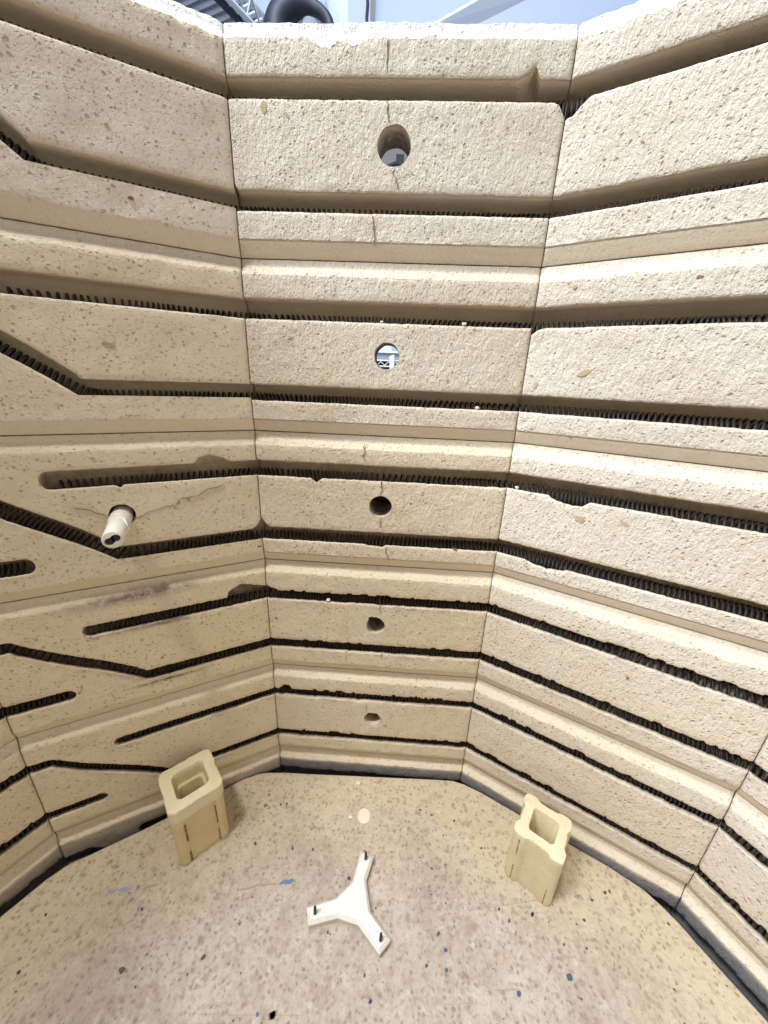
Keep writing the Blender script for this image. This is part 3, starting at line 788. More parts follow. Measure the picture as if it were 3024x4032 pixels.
# ------------------------------------------------------------------ heating elements
def sm(x): return x
def coil_path(ring):
    (au, al), (bu, bl) = SLOT[ring]
    DP = {1: .0425, 2: .041, 3: .0375, 4: .036, 5: .0355, 6: .044}[ring]
    dz_ = {1: -.0020, 2: -.0060, 3: -.0098, 4: -.0100, 5: -.0100, 6: -.0180}[ring]
    za = COIL_Z[ring][0] + dz_; zb_ = COIL_Z[ring][1] + dz_
    def seg(fi, s0, s1, zf, n=24):
        L = facet(fi)[3]; out = []
        for i in range(n + 1):
            s = s0 + (s1 - s0) * i / n; out.append(fpt(fi, s, zf(s), DP))
        return out
    ca = lambda s: za; cb = lambda s: zb_
    def ramp(s):
        x = LA - s; g = min(1, max(0, (x - .35) / .265)); return zb_ * (1 - g) + za * g + .0
    P1 = seg(1, LA - .445, LA, ca)
    for fi in (2, 3, 4, 5): P1 += seg(fi, 0, facet(fi)[3], ca)[1:]
    P2 = seg(-1, 0, facet(-1)[3], ca) + seg(0, 0, facet(0)[3], ca)[1:] + seg(1, 0, LA, ramp, 60)[1:]
    for fi in (2, 3, 4, 5): P2 += seg(fi, 0, facet(fi)[3], cb)[1:]
    P3 = seg(-1, 0, facet(-1)[3], cb) + seg(0, 0, facet(0)[3], cb)[1:] + seg(1, 0, LA - .54, cb)[1:]
    return [P1, P2, P3]

def coil_mesh(paths, rng, R=.0202, wr=.0029, pitch=.0120):
    VV = []; FF = []
    for P in paths:
        P = np.array(P, float)
        for _ in range(3):
            P[1:-1] = (P[:-2] + 2 * P[1:-1] + P[2:]) / 4
        seg = np.linalg.norm(np.diff(P, axis=0), axis=1); u = np.concatenate([[0], np.cumsum(seg)])
        Lt = u[-1]; turns = Lt / pitch; spt = 12; n = int(turns * spt)
        # uneven stretch of the coil
        f = noise1(rng, Lt, .09); f2 = noise1(rng, Lt, .35)
        grid = np.linspace(0, Lt, 2000); dens = 1 + .22 * f(grid) + .18 * f2(grid); cum = np.concatenate([[0], np.cumsum((dens[1:] + dens[:-1]) / 2)]); cum /= cum[-1]
        ph = np.linspace(0, 1, n); uu = np.interp(ph, cum, grid)
        C = np.stack([np.interp(uu, u, P[:, k]) for k in range(3)], 1)
        T = np.gradient(C, axis=0); T /= np.linalg.norm(T, axis=1)[:, None] + 1e-12
        # smooth tangents
        out = C - np.array([CEN[0], CEN[1], 0]); out[:, 2] = 0
        Nn = np.cross(T, np.array([0, 0, 1.0])); Nn /= np.linalg.norm(Nn, axis=1)[:, None]
        B = np.cross(T, Nn)
        th = ph * turns * 2 * math.pi
        lean = .22 * noise1(rng, Lt, .05)(uu)
        wob = 1 + .03 * noise1(rng, Lt, .03)(uu)
        H = C + (R * wob)[:, None] * (np.cos(th)[:, None] * Nn + np.sin(th)[:, None] * B) + (R * lean * np.sin(th))[:, None] * T
        t2 = np.gradient(H, axis=0); t2 /= np.linalg.norm(t2, axis=1)[:, None] + 1e-12
        rad = (np.cos(th)[:, None] * Nn + np.sin(th)[:, None] * B)
        rad = rad - t2 * np.sum(rad * t2, 1)[:, None]; rad /= np.linalg.norm(rad, axis=1)[:, None]
        bn = np.cross(t2, rad); q = 6
        ring_ = np.stack([H + wr * (math.cos(2 * math.pi * k / q) * rad + math.sin(2 * math.pi * k / q) * bn) for k in range(q)], 1).reshape(-1, 3)
        b0 = sum(len(v) for v in VV); VV.append(ring_)
        idx = np.arange(n - 1)[:, None] * q + np.arange(q)[None, :]
        idn = np.arange(n - 1)[:, None] * q + (np.arange(q)[None, :] + 1) % q
        FF.append(np.stack([idx, idn, idn + q, idx + q], -1).reshape(-1, 4) + b0)
    return np.vstack(VV), np.vstack(FF)
COIL_LAB = {1: 'coiled heating wire barely showing over the groove edges, topmost row of bricks', 2: 'coiled heating wire in the grooves above and below the bright peep hole, second row',
            3: 'coiled heating wire in the grooves above and below the white ceramic tube, third row', 4: 'coiled heating wire in the grooves under the soot streak, fourth row',
            5: 'coiled heating wire in the narrow grooves just above the tall post, fifth row', 6: 'coiled heating wire almost hidden behind the edge of the kiln shelf, bottom row'}
for ring in range(1, 6):
    V, F = coil_mesh(coil_path(ring), np.random.default_rng(70 + ring), R=.0202 if ring < 3 else .0178 if ring == 3 else .0162, wr=.0028 if ring < 3 else .0025)
    P = np.c_[V[:, 0] * S, V[:, 1] * S, (V[:, 2] + Z0) * S]; O = np.array(W((CEN[0], CEN[1], SEAM[ring]))); P -= O
    me = bpy.data.meshes.new('heating_element'); me.vertices.add(len(P)); me.vertices.foreach_set('co', P.reshape(-1))
    me.loops.add(F.size); me.loops.foreach_set('vertex_index', F.reshape(-1)); me.polygons.add(len(F))
    me.polygons.foreach_set('loop_start', np.arange(0, F.size, 4)); me.polygons.foreach_set('loop_total', np.full(len(F), 4))
    me.update(calc_edges=True); me.materials.append(M_COIL); me.polygons.foreach_set('use_smooth', [True] * len(F))
    o = bpy.data.objects.new('heating_element', me); col.objects.link(o); o.location = O
    tag(o, COIL_LAB[ring], 'heating element', 'coiled heating elements in the wall grooves')

# ------------------------------------------------------------------ kiln floor, room floor
g = Geo()
ring_pts = [fpt(fi, 0, 0, THK)[:2] for fi in range(-1, 11)]
V = [(p[0], p[1], SEAM[6] - .001) for p in ring_pts] + [(p[0], p[1], SEAM[6] - .22) for p in ring_pts]; m = len(ring_pts)
g.add(V, [tuple(range(m - 1, -1, -1)), tuple(range(m, 2 * m))] + [(i, (i + 1) % m, m + (i + 1) % m, m + i) for i in range(m)])
tag(g.build('brick_slab', M_DARKREAR), 'brick slab that closes the kiln underneath the shelf', 'kiln floor')
g = Geo(); g.add([(-20, -20, -1.964), (20, -20, -1.964), (20, 20, -1.964), (-20, 20, -1.964)], [(0, 1, 2, 3)])
tag(g.build('floor', M_FLOOR), kind='structure')

# ------------------------------------------------------------------ kiln shelf
ZS = -1.405
front = [(-0.992, 0.549), (-0.939, 0.63), (-0.908, 0.663), (-0.839, 0.704), (-0.718, 0.777), (-0.476, 0.935), (-0.430, .955), (-0.397, 0.962), (-0.353, 0.964), (0.239, 0.962), (0.30, .960),
         (0.340, 0.949), (0.402, 0.920), (0.624, 0.789), (0.751, 0.716), (0.825, 0.664), (0.857, 0.625), (0.879, 0.592), (0.900, 0.55), (0.967, 0.426)]
back = []
for fi, fl in ((4, (1,)), (5, (1,)), (6, (1,)), (7, (1,)), (8, (1,)), (9, (1,)), (10, (1,)), (-1, (1,))):
    L = facet(fi)[3]
    for f in (.04, .96) if fi != 4 else (.5, .96):
        p = fpt(fi, L * f, 0, -.035); back.append((p[0], p[1]))
p = fpt(0, .1, 0, -.035); back.append((p[0], p[1])); p = fpt(0, .4, 0, -.038); back.append((p[0], p[1]))
outl = front + back
def shelf():
    bm = bmesh.new()
    O = Vector((CEN[0], CEN[1], ZS))
    vs_ = [bm.verts.new(((x - CEN[0]) * S, (y - CEN[1]) * S, 0)) for x, y in outl]
    f = bm.faces.new(vs_); f.normal_update()
    if f.normal.z < 0: f.normal_flip()
    r = bmesh.ops.extrude_face_region(bm, geom=[f]); 
    dv = [v for v in r['geom'] if isinstance(v, bmesh.types.BMVert)]
    bmesh.ops.translate(bm, verts=dv, vec=(0, 0, -.062 * S))
    bmesh.ops.recalc_face_normals(bm, faces=bm.faces)
    ed = [e for e in bm.edges if abs(e.verts[0].co.z) < 1e-6 and abs(e.verts[1].co.z) < 1e-6]
    bmesh.ops.bevel(bm, geom=ed, offset=.006 * S, segments=3, affect='EDGES', profile=.5)
    me = bpy.data.meshes.new('kiln_shelf'); bm.to_mesh(me); bm.free(); me.materials.append(M_SHELF)
    o = bpy.data.objects.new('kiln_shelf', me); col.objects.link(o); o.location = W(O)
    tag(o, 'large speckled beige kiln shelf slab with rounded corners, filling the kiln bottom', 'kiln shelf')
    return o
SHELF = shelf()
# supports under the shelf
for (x, y, w) in ((-.6, .3, 'left'), (.55, .35, 'right'), (0, -.9, 'rear')):
    g = Geo(); g.box((x, y, (SEAM[6] - .001 + ZS - .063) / 2), (.12, .12, ZS - .063 - SEAM[6] + .001))
    tag(g.build('shelf_support', M_POST), 'short square support hidden underneath the %s part of the speckled kiln shelf' % w, 'post', 'hidden supports under the shelf')

def onshelf(u, v, z=ZS):
    d = ray(u, v); k = z / d[2]; return d[0] * k, d[1] * k
def shelf_blob(name, pts, mat, h=.0005, kind=None):
    g = Geo()
    for poly in pts:
        n = len(poly); V = [(x, y, ZS + h) for x, y in poly] + [(x, y, ZS - .0005) for x, y in poly]
        g.add(V, [tuple(range(n)), tuple(range(2 * n - 1, n - 1, -1))] + [(i, n + i, n + (i + 1) % n, (i + 1) % n) for i in range(n)])
    o = g.build(name, mat, SHELF, origin=(CEN[0], CEN[1], ZS)); o.location = (0, 0, 0)
    if kind: o['kind'] = kind
    return o
def blob(cx, cy, rx, ry, ang, rng, n=12, jit=.22):
    return [(cx + (rx * math.cos(a) * math.cos(ang) - ry * math.sin(a) * math.sin(ang)) * k, cy + (rx * math.cos(a) * math.sin(ang) + ry * math.sin(a) * math.cos(ang)) * k)
            for a, k in ((2 * math.pi * i / n, 1 + rng.uniform(-jit, jit)) for i in range(n))]
def stroke(pts, w, rng):
    P = [np.array(onshelf(u, v)) for u, v in pts]; up_ = []; dn = []
    Q = []
    for a, b in zip(P[:-1], P[1:]):
        n = max(2, int(np.linalg.norm(b - a) / .006)); Q += [a + (b - a) * i / n for i in range(n)]
    Q.append(P[-1])
    for i, p in enumerate(Q):
        d = Q[min(i + 1, len(Q) - 1)] - Q[max(i - 1, 0)]; d /= np.linalg.norm(d); nn = np.array([-d[1], d[0]])
        k = w * rng.uniform(.55, 1.1) / 2 * (.3 if i in (0, len(Q) - 1) else 1)
        up_.append(tuple(p + nn * k)); dn.append(tuple(p - nn * k))
    return up_ + dn[::-1]
rs = np.random.default_rng(9)
shelf_blob('blue_mark', [stroke([(1100, 3480), (1118, 3472), (1140, 3473), (1157, 3464)], .011, rs)], M_BLUE)
shelf_blob('blue_mark', [stroke([(425, 3514), (455, 3508)], .010, rs), stroke([(460, 3504), (500, 3503), (516, 3500)], .011, rs)], M_BLUE2)
shelf_blob('brown_smear', [stroke([(940, 3504), (980, 3498), (1020, 3484), (1095, 3480)], .005, rs)], M_SCR)
shelf_blob('brown_smear', [stroke([(562, 3502), (600, 3488), (618, 3482)], .007, rs)], M_SCR)
cx, cy = onshelf(1433, 3213)
shelf_blob('pale_spot', [blob(cx, cy, .021, .024, 0, rs, 20, .04)], M_PALE)
cx, cy = onshelf(1410, 3083); cx2, cy2 = onshelf(1380, 3217)
shelf_blob('pale_spot', [blob(cx, cy, .008, .006, 0, rs, 10, .1)], M_PALE); shelf_blob('pale_spot', [blob(cx2, cy2, .007, .004, 0, rs, 10, .1)], M_PALE)
for pts, w in (([(1848, 3583), (2000, 3562), (2120, 3543)], .0014), ([(1850, 3573), (1960, 3560)], .0010), ([(1945, 3900), (2050, 3895)], .0016), ([(1740, 3957), (1860, 3950)], .0012), ([(780, 3995), (1200, 3998)], .0010)):
    shelf_blob('scratch', [stroke(pts, w, rs)], M_SCR)
sp = []; 
for u, v, r in ((2095, 3603, .0035), (1755, 3557, .002), (2005, 3625, .003), (2300, 3624, .003), (2382, 3515, .004), (2400, 3510, .003), (1727, 3676, .004), (1680, 3802, .0035), (2632, 3638, .003), (2330, 3545, .003),
                (480, 3822, .006), (75, 3828, .0035), (180, 3602, .003), (1005, 3322, .004), (1060, 3130, .003), (1130, 3165, .003), (1043, 3175, .003), (1050, 3172, .0025), (1105, 3168, .003),
                (1232, 3345, .0035), (1290, 3672, .003), (1374, 3459, .0045), (1965, 3580, .003), (560, 3580, .003), (800, 3770, .005), (1070, 4000, .007), (1435, 3840, .003), (2220, 3720, .0025),
                (1460, 3945, .002), (1075, 3998, .006), (1895, 3340, .003), (1655, 3190, .003), (1788, 3232, .003), (1700, 3420, .003)):
    x, y = onshelf(u, v); sp.append(blob(x, y, r, r * 1.3, rs.uniform(0, 3), rs, 8))
for i in range(120):
    x = rs.uniform(-.9, .95); y = rs.uniform(.33, .93)
    if abs(x) * .62 + y > 1.13: continue
    r = rs.uniform(.0008, .0020); sp.append(blob(x, y, r, r * rs.uniform(1, 1.8), rs.uniform(0, 3), rs, 7))
shelf_blob('glaze_specks', sp, M_SPK, .0016, 'stuff')
sp = []
for u, v, r in ((2241, 3847, .0065), (2043, 3913, .005), (1755, 3742, .004), (1758, 3820, .004), (2270, 3640, .002), (1152, 3341, .004), (1700, 3210, .003), (2310, 3735, .003), (1300, 3680, .002), (1458, 3944, .004), (1013, 3995, .003), (2098, 3597, .004)):
    x, y = onshelf(u, v); sp.append(blob(x, y, r, r * 1.2, rs.uniform(0, 3), rs, 8))
shelf_blob('blue_specks', sp, M_SPKB, .0016, 'stuff')

# ------------------------------------------------------------------ kiln posts
def post_section(side, hole, recess, n=26, lobef=.26, sharp=.5):
    """outer outline (concave sides, bulky rounded corners) and the square hole, both with the same count"""
    h = side / 2; out = []
    cr = side * .13; lobe = side * lobef
    # one side from corner to corner, sampled; rotate four times
    for q in range(4):
        a = q * math.pi / 2; pts = []
        for i in range(n):
            x = -h + side * (i + .5) / n
            ex = h - abs(x)
            y = h
            if ex < cr: y = h - cr + math.sqrt(max(0, cr * cr - (cr - ex) ** 2))
            tt = (ex - lobe * .75) / (lobe * sharp); tt = min(1, max(0, tt)); tt = tt * tt * (3 - 2 * tt)
            y -= recess * tt
            pts.append((x, y))
        for x, y in pts: out.append((x * math.cos(a) + y * math.sin(a), -x * math.sin(a) + y * math.cos(a)))
    inn = []
    hh = hole / 2; r = hole * .16
    for q in range(4):
        a = q * math.pi / 2
        for i in range(n):
            x = -hh + hole * (i + .5) / n; ex = hh - abs(x); y = hh
            if ex < r: y = hh - r + math.sqrt(max(0, r * r - (r - ex) ** 2))
            inn.append((x * math.cos(a) + y * math.sin(a), -x * math.sin(a) + y * math.cos(a)))
    return out, inn
def make_post(name, cx, cy, ang, z0, z1, side, hole, recess, mat, rng, ragged=0.0, lobef=.26, sharp=.5):
    out, inn = post_section(side, hole, recess, 26, lobef, sharp); m = len(out)
    ca, sa = math.cos(ang), math.sin(ang)
    cols = []
    h = z1 - z0; bev = .004
    zs_o = [(z0, .992), (z0 + .003, 1.0)] + [(z0 + h * i / 10, 1.0) for i in range(1, 10)] + [(z1 - bev, 1.0), (z1 - bev * .3, .985), (z1, .955)]
    zs_i = [(z1, 1.04), (z1 - bev * .6, 1.0), (z1 - h * .5, .98), (z0, .96)]
    V = []
    fr = [noise1(rng, m, 2.5), noise1(rng, m, 6)]
    idx = np.arange(m)
    rag = ragged * (np.maximum(fr[0](idx), -.2) * .7 + fr[1](idx) * .6)
    for k, (z, sc) in enumerate(zs_o):
        for i, (x, y) in enumerate(out):
            top = (k >= len(zs_o) - 3)
            ex = sc + (rag[i] * 1.2 if top else 0) + rng.uniform(-.002, .002)
            zz = z + (rag[i] * .10 * (1 if top else 0)) * side
            V.append((cx + (x * ca - y * sa) * ex, cy + (x * sa + y * ca) * ex, zz))
    for k, (z, sc) in enumerate(zs_i):
        for i, (x, y) in enumerate(inn):
            V.append((cx + (x * ca - y * sa) * sc, cy + (x * sa + y * ca) * sc, z + (rng.uniform(-.0006, .0006) if k == 0 else 0)))
    R_ = len(zs_o) + len(zs_i); F = []
    for r in range(R_):
        r2 = (r + 1) % R_
        for i in range(m):
            F.append((r * m + i, r2 * m + i, r2 * m + (i + 1) % m, r * m + (i + 1) % m))
    o = new_mesh(name, V, F, mat, None, True, (cx, cy, z0))
    bm = bmesh.new(); bm.from_mesh(o.data); bmesh.ops.recalc_face_normals(bm, faces=bm.faces)
    for e in bm.edges:
        if len(e.link_faces) == 2 and e.calc_face_angle(0) > math.radians(38): e.smooth = False
    bm.to_mesh(o.data); bm.free()
    return o
rp = np.random.default_rng(21)
ZT = -1.166
pA = make_post('kiln_post', -.554, .765, math.radians(41), ZS + .0012, ZT - .0495, .145, .068, .0060, M_POST, rp, 0, .22, .12)
tag(pA, 'yellow square hollow kiln post with brown-stained corners, at left below the flat collar', 'kiln post')
pC = make_post('post_collar', -.556, .768, math.radians(41.5), ZT - .0485, ZT, .150, .088, .0085, M_POSTB, rp, .02, .42, 1.2)
tag(pC, 'short cream square ring post stacked on top of the tall left post', 'kiln post')
pB = make_post('kiln_post', .503, .703, math.radians(-36), ZS + .0012, -1.203, .137, .070, .0085, M_POSTB, rp, .028, .30, .40)
tag(pB, 'yellow square hollow kiln post with lumpy chipped top, right of the white stilt', 'kiln post')
# brown seams burnt into the corners of the posts
def seam_line(parent, cx, cy, ang, lx, ly, z0, z1, w, seed):
    rng = np.random.default_rng(seed); ca, sa = math.cos(ang), math.sin(ang)
    V = []; F = []; n = 14
    for i in range(n + 1):
        z = z0 + (z1 - z0) * i / n; ww = w * rng.uniform(.2, 1.0)
        for dx in (-ww / 2, ww / 2):
            for dy in (.0008, -.002):
                x, y = lx + dx, ly - dy; V.append((cx + x * ca - y * sa, cy + x * sa + y * ca, z))
    for i in range(n):
        b = i * 4; F += [(b, b + 4, b + 6, b + 2), (b + 1, b + 3, b + 7, b + 5), (b, b + 1, b + 5, b + 4), (b + 2, b + 6, b + 7, b + 3)]
    F += [(0, 2, 3, 1), (4 * n, 4 * n + 1, 4 * n + 3, 4 * n + 2)]
    o = new_mesh('brown_stain', V, F, M_RUST, None, False, (cx, cy, ZS)); o.parent = parent; o.location = Vector(W((cx, cy, ZS))) - parent.location
# the visible side of the left post is local -y (turned 41 deg), of the right post local -y as well
seam_line(pA, -.554, .765, math.radians(41), -.0410, -.0690, ZS + .004, ZS + .045, .007, 1)
seam_line(pA, -.554, .765, math.radians(41), -.0410, -.0690, ZS + .095, ZS + .165, .008, 2)
seam_line(pA, -.554, .765, math.radians(41), .0430, -.0690, ZS + .004, ZS + .06, .004, 3)
seam_line(pA, -.554, .765, math.radians(41), .0430, -.0690, ZS + .09, ZS + .165, .004, 4)
seam_line(pB, .503, .703, math.radians(-36), -.046, -.0683, ZS + .01, ZS + .07, .0035, 5)
seam_line(pB, .503, .703, math.radians(-36), -.046, -.0683, ZS + .12, ZS + .185, .0035, 6)
seam_line(pB, .503, .703, math.radians(-36), .048, -.0683, ZS + .005, ZS + .07, .003, 7)

# ------------------------------------------------------------------ stilt with three pins
st = empty('pin_stilt', (-.03, .59, ZS)); tag(st, 'white three-armed clay stilt with three upright dark metal pins, lying on the shelf', 'stilt')
so = [(-.0285, .7175), (-.048, .643), (-.0895, .606), (-.169, .584), (-.157, .547), (-.080, .564), (-.023, .552), (.035, .499), (.0645, .527), (.009, .580), (-.007, .646), (.013, .706)]
so = [(x, y) for x, y in so]
cxs = (-.030, .600)
def offset_poly(P, d):
    n = len(P); out = []
    for i in range(n):
        a, b, c = np.array(P[i - 1]), np.array(P[i]), np.array(P[(i + 1) % n])
        e1 = (b - a) / np.linalg.norm(b - a); e2 = (c - b) / np.linalg.norm(c - b)
        n1 = np.array([-e1[1], e1[0]]); n2 = np.array([-e2[1], e2[0]])
        v = n1 + n2; v /= np.linalg.norm(v); k = d / max(.35, v @ n1)
        out.append(tuple(b + v * k))
    return out
ar = sum(so[i][0] * so[(i + 1) % 12][1] - so[(i + 1) % 12][0] * so[i][1] for i in range(12))
sgn = 1 if ar > 0 else -1
lv = [(offset_poly(so, sgn * .002), ZS + .0008), (offset_poly(so, sgn * .0), ZS + .020), (offset_poly(so, sgn * .0006), ZS + .0215), (offset_poly(so, sgn * .0070), ZS + .0295), (offset_poly(so, sgn * .0085), ZS + .0300)]
V = []; 
for P, z in lv: V += [(x, y, z) for x, y in P]
F = [tuple(range(11, -1, -1)), tuple(4 * 12 + i for i in range(12))]
for k in range(4): F += [(k * 12 + i, k * 12 + (i + 1) % 12, (k + 1) * 12 + (i + 1) % 12, (k + 1) * 12 + i) for i in range(12)]
sb = new_mesh('body', V, F, M_STILT, st, False, (-.03, .59, ZS)); sb.location = (0, 0, 0)
bm = bmesh.new(); bm.from_mesh(sb.data); bmesh.ops.recalc_face_normals(bm, faces=bm.faces); bm.to_mesh(sb.data); bm.free()
for x, y in ((-.0120, .694), (-.1425, .569), (.0375, .523)):
    g = Geo(); z = ZS + .0295
    g.tube([(x, y, z), (x + .0004, y, z + .012), (x + .0002, y + .001, z + .024), (x, y + .001, z + .030), (x, y + .001, z + .0325)], [.0046, .0044, .0038, .0026, .0008], 10)
    p = g.build('pin', M_PIN, st, True, (-.03, .59, ZS)); p.location = (0, 0, 0)

# ------------------------------------------------------------------ thermocouple tube
def thermo():
    a, t, n, L = facet(1); c = a + t * (L - .330)
    root = empty('thermocouple_tube', (c[0], c[1], -.345)); tag(root, 'white ceramic tube with a broken collar poking out of the left brick wall', 'ceramic tube')
    P0 = np.array([c[0] + n[0] * .20, c[1] + n[1] * .20, -.342]); P1 = np.array([c[0] - n[0] * .125 - t[0] * .004, c[1] - n[1] * .125 - t[1] * .004, -.358])
    ax = (P1 - P0); ln = np.linalg.norm(ax); ax /= ln
    u = np.array([t[0], t[1], 0.0]); v = np.cross(ax, u); v /= np.linalg.norm(v)
    if v[2] < 0: v = -v
    q = 36
    def ring_(d, r, sqz=1.0, off=0.0):
        return [P0 + ax * d + (r * math.cos(2 * math.pi * k / q) * 1.0) * u + (r * sqz * math.sin(2 * math.pi * k / q) + off) * v for k in range(q)]
    # outer sleeve up to a slanted, broken edge, then the tube proper; oval double bore at the end
    rows = [ring_(0, .0235), ring_(.20, .0235)]
    br = []
    for k in range(q):
        th = 2 * math.pi * k / q; lim = .245 + .018 * math.cos(th + .5) + .004 * math.sin(5 * th)
        br.append(lim)
    sl = [P0 + ax * br[k] + .0235 * math.cos(2 * math.pi * k / q) * u + .0235 * math.sin(2 * math.pi * k / q) * v for k in range(q)]
    sl2 = [P0 + ax * (br[k] + .0025) + .0212 * math.cos(2 * math.pi * k / q) * u + .0212 * math.sin(2 * math.pi * k / q) * v for k in range(q)]
    rows += [sl, sl2, ring_(ln - .003, .0205), ring_(ln - .0006, .0198), ring_(ln, .0185)]
    TC, TS = math.cos(.5), math.sin(.5)
    def bore_o(d, k_):
        out = []
        for k in range(q):
            th = 2 * math.pi * k / q; r = .0172 * k_; x = r * math.cos(th); y = r * .62 * math.sin(th) * (1 - .30 * math.exp(-((math.cos(th)) / .35) ** 2))
            out.append(P0 + ax * d + (x * TC - y * TS) * u + (x * TS + y * TC) * v)
        return out
    rows += [bore_o(ln, 1.0), bore_o(ln - .003, .96), bore_o(ln - .05, .94)]
    V = [p for r in rows for p in r]; F = [tuple(range(q - 1, -1, -1)), tuple((len(rows) - 1) * q + i for i in range(q))]
    for j in range(len(rows) - 1): F += [(j * q + i, j * q + (i + 1) % q, (j + 1) * q + (i + 1) % q, (j + 1) * q + i) for i in range(q)]
    b = new_mesh('sleeve', V, F, M_TUBE, root, True, (c[0], c[1], -.345)); b.location = (0, 0, 0)
    bm = bmesh.new(); bm.from_mesh(b.data); bmesh.ops.recalc_face_normals(bm, faces=bm.faces)
    for e in bm.edges:
        if len(e.link_faces) == 2 and e.calc_face_angle(0) > math.radians(35): e.smooth = False
    bm.to_mesh(b.data); bm.free()
    for sx in (-1, 1):
        g = Geo(); o_ = (u * TC + v * TS) * .0082 * sx
        g.tube([P0 + ax * (ln - .045) + o_, P0 + ax * (ln - .006) + o_, P0 + ax * (ln - .002) + o_], [.0072, .0072, .0058], 12)
        w = g.build('wire', M_WIRE, root, True, (c[0], c[1], -.345)); w.location = (0, 0, 0)
thermo()

# ------------------------------------------------------------------ crumbs lying on groove lips
def crumb(u, v, fi, depth, r, lab, seed):
    rng = np.random.default_rng(seed); a, t, n, L = facet(fi); s, z = hit(u, v, fi)
    # on the lip just inside the face plane
    slot = min((x for rr in SLOT.values() for x in rr), key=lambda q: abs(q[1] - z)); zz = slot[1] + r * .55
    p = a + t * s + n * depth
    bm = bmesh.new(); bmesh.ops.create_icosphere(bm, subdivisions=2, radius=r * S * .75)
    for w in bm.verts: w.co *= rng.uniform(.7, 1.15); w.co.z *= .75
    me = bpy.data.meshes.new('brick_crumb'); bm.to_mesh(me); bm.free(); me.materials.append(M_BRICK)
    at = me.attributes.new('wear_shade', 'FLOAT_COLOR', 'POINT'); at.data.foreach_set('color', np.zeros(len(me.vertices) * 4, np.float32))
    o = bpy.data.objects.new('brick_crumb', me); col.objects.link(o); o.location = W((p[0], p[1], zz)); o['seed'] = 3.0; o['rough'] = .5; o['warm'] = 0.0
    tag(o, lab, 'crumb', 'brick crumbs caught in the grooves')
crumb(1503, 1268, 2, .005, .0055, 'tiny pale crumb in the groove right above the bright peep hole', 1)
crumb(1828, 1278, 2, .005, .0080, 'pale crumb at the right end of the groove above the bright peep hole', 2)
crumb(1880, 1611, 2, .005, .0075, 'pale crumb in the groove below and right of the bright peep hole', 3)
crumb(2036, 1900, 3, .009, .0070, 'greyish crumb in the third-row groove just right of the dark joint', 4)
crumb(1290, 2352, 2, .006, .0095, 'pointed whitish crumb in the groove above the notched peep hole', 5)

# ------------------------------------------------------------------ the room seen over the rim and through the peep hole
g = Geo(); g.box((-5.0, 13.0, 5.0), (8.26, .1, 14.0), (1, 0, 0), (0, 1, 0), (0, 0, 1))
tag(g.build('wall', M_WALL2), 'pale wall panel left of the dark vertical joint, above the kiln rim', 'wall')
g = Geo(); g.box((6.2, 13.1, 5.0), (14.0, .1, 14.0), (.9962, -.0872, 0), (.0872, .9962, 0), (0, 0, 1))
tag(g.build('wall', M_WALL), 'pale blue wall right of the dark vertical joint, above the kiln rim', 'wall')
g = Geo(); g.tube([(-.93, 12.9, -1.9), (-.93, 12.9, 8.2), (-.95, 12.9, 8.55), (-.93, 12.9, 8.8), (-.97, 12.9, 9.1), (-.95, 12.9, 12)], .035, 6)
tag(g.build('cable', M_DRUB), 'thin dark cable hanging straight down the pale wall', 'cable')
# thin pale slabs before the wall: one sloping strip, two upright
def slab(name, pts, th, mat, lab, cat):
    P = [np.array(p, float) for p in pts]; nn = np.cross(P[1] - P[0], P[2] - P[0]); nn /= np.linalg.norm(nn)
    if nn[1] < 0: nn = -nn
    n = len(P); V = P + [p + nn * th for p in P]; g = Geo()
    g.add(V, [tuple(range(n)), tuple(range(2 * n - 1, n - 1, -1))] + [(i, n + i, n + (i + 1) % n, (i + 1) % n) for i in range(n)])
    tag(g.build(name, mat), lab, cat)
def far(u, v, y):
    d = ray(u, v); return d * (y / d[1])
slab('white_strip', [far(1690, 110, 12.4), far(1850, 110, 12.4), far(2150, -40, 11.6), far(1990, -60, 11.6)], .06, M_WHITE, 'long white sloping strip above the middle of the kiln rim', 'panel')
slab('white_carton', [far(1290, -120, 9), far(1370, -60, 9.2), far(1368, 200, 9.2), far(1330, 200, 9)], .1, M_WALL, 'white carton edge between the black hose and the cable', 'box')
slab('white_carton', [far(1100, -160, 8.6), far(1160, -160, 8.6), far(1160, 200, 8.6), far(1100, 200, 8.6)], .1, M_WHITE, 'bright white carton left of the black hose, behind the wire shelf', 'box')
# black hose arc
g = Geo(); c0 = ray(1192, 128); c0 = c0 * (7.0 / c0[1]); pts = []
Fw = np.array(fwd); Rr = np.array(right); Uu = np.array(up)
px = 7.0 * (c_ + s_ * .0) / CF * 1.0
dpt = c0 @ Fw; upx = dpt / CF
rad_l = []
for i in range(33):
    th = math.radians(-40 + 250 * i / 32); pts.append(c0 + upx * 108 * (math.cos(th) * Rr + math.sin(th) * Uu)); rad_l.append(upx * (21 + 26 * min(1, max(0, (math.degrees(th) - 60) / 60))))
g.tube(pts, rad_l, 12)
tag(g.build('black_hose', M_DRUB, smooth=True), 'thick black curved hose above the kiln rim, over a clear plastic bag', 'hose')
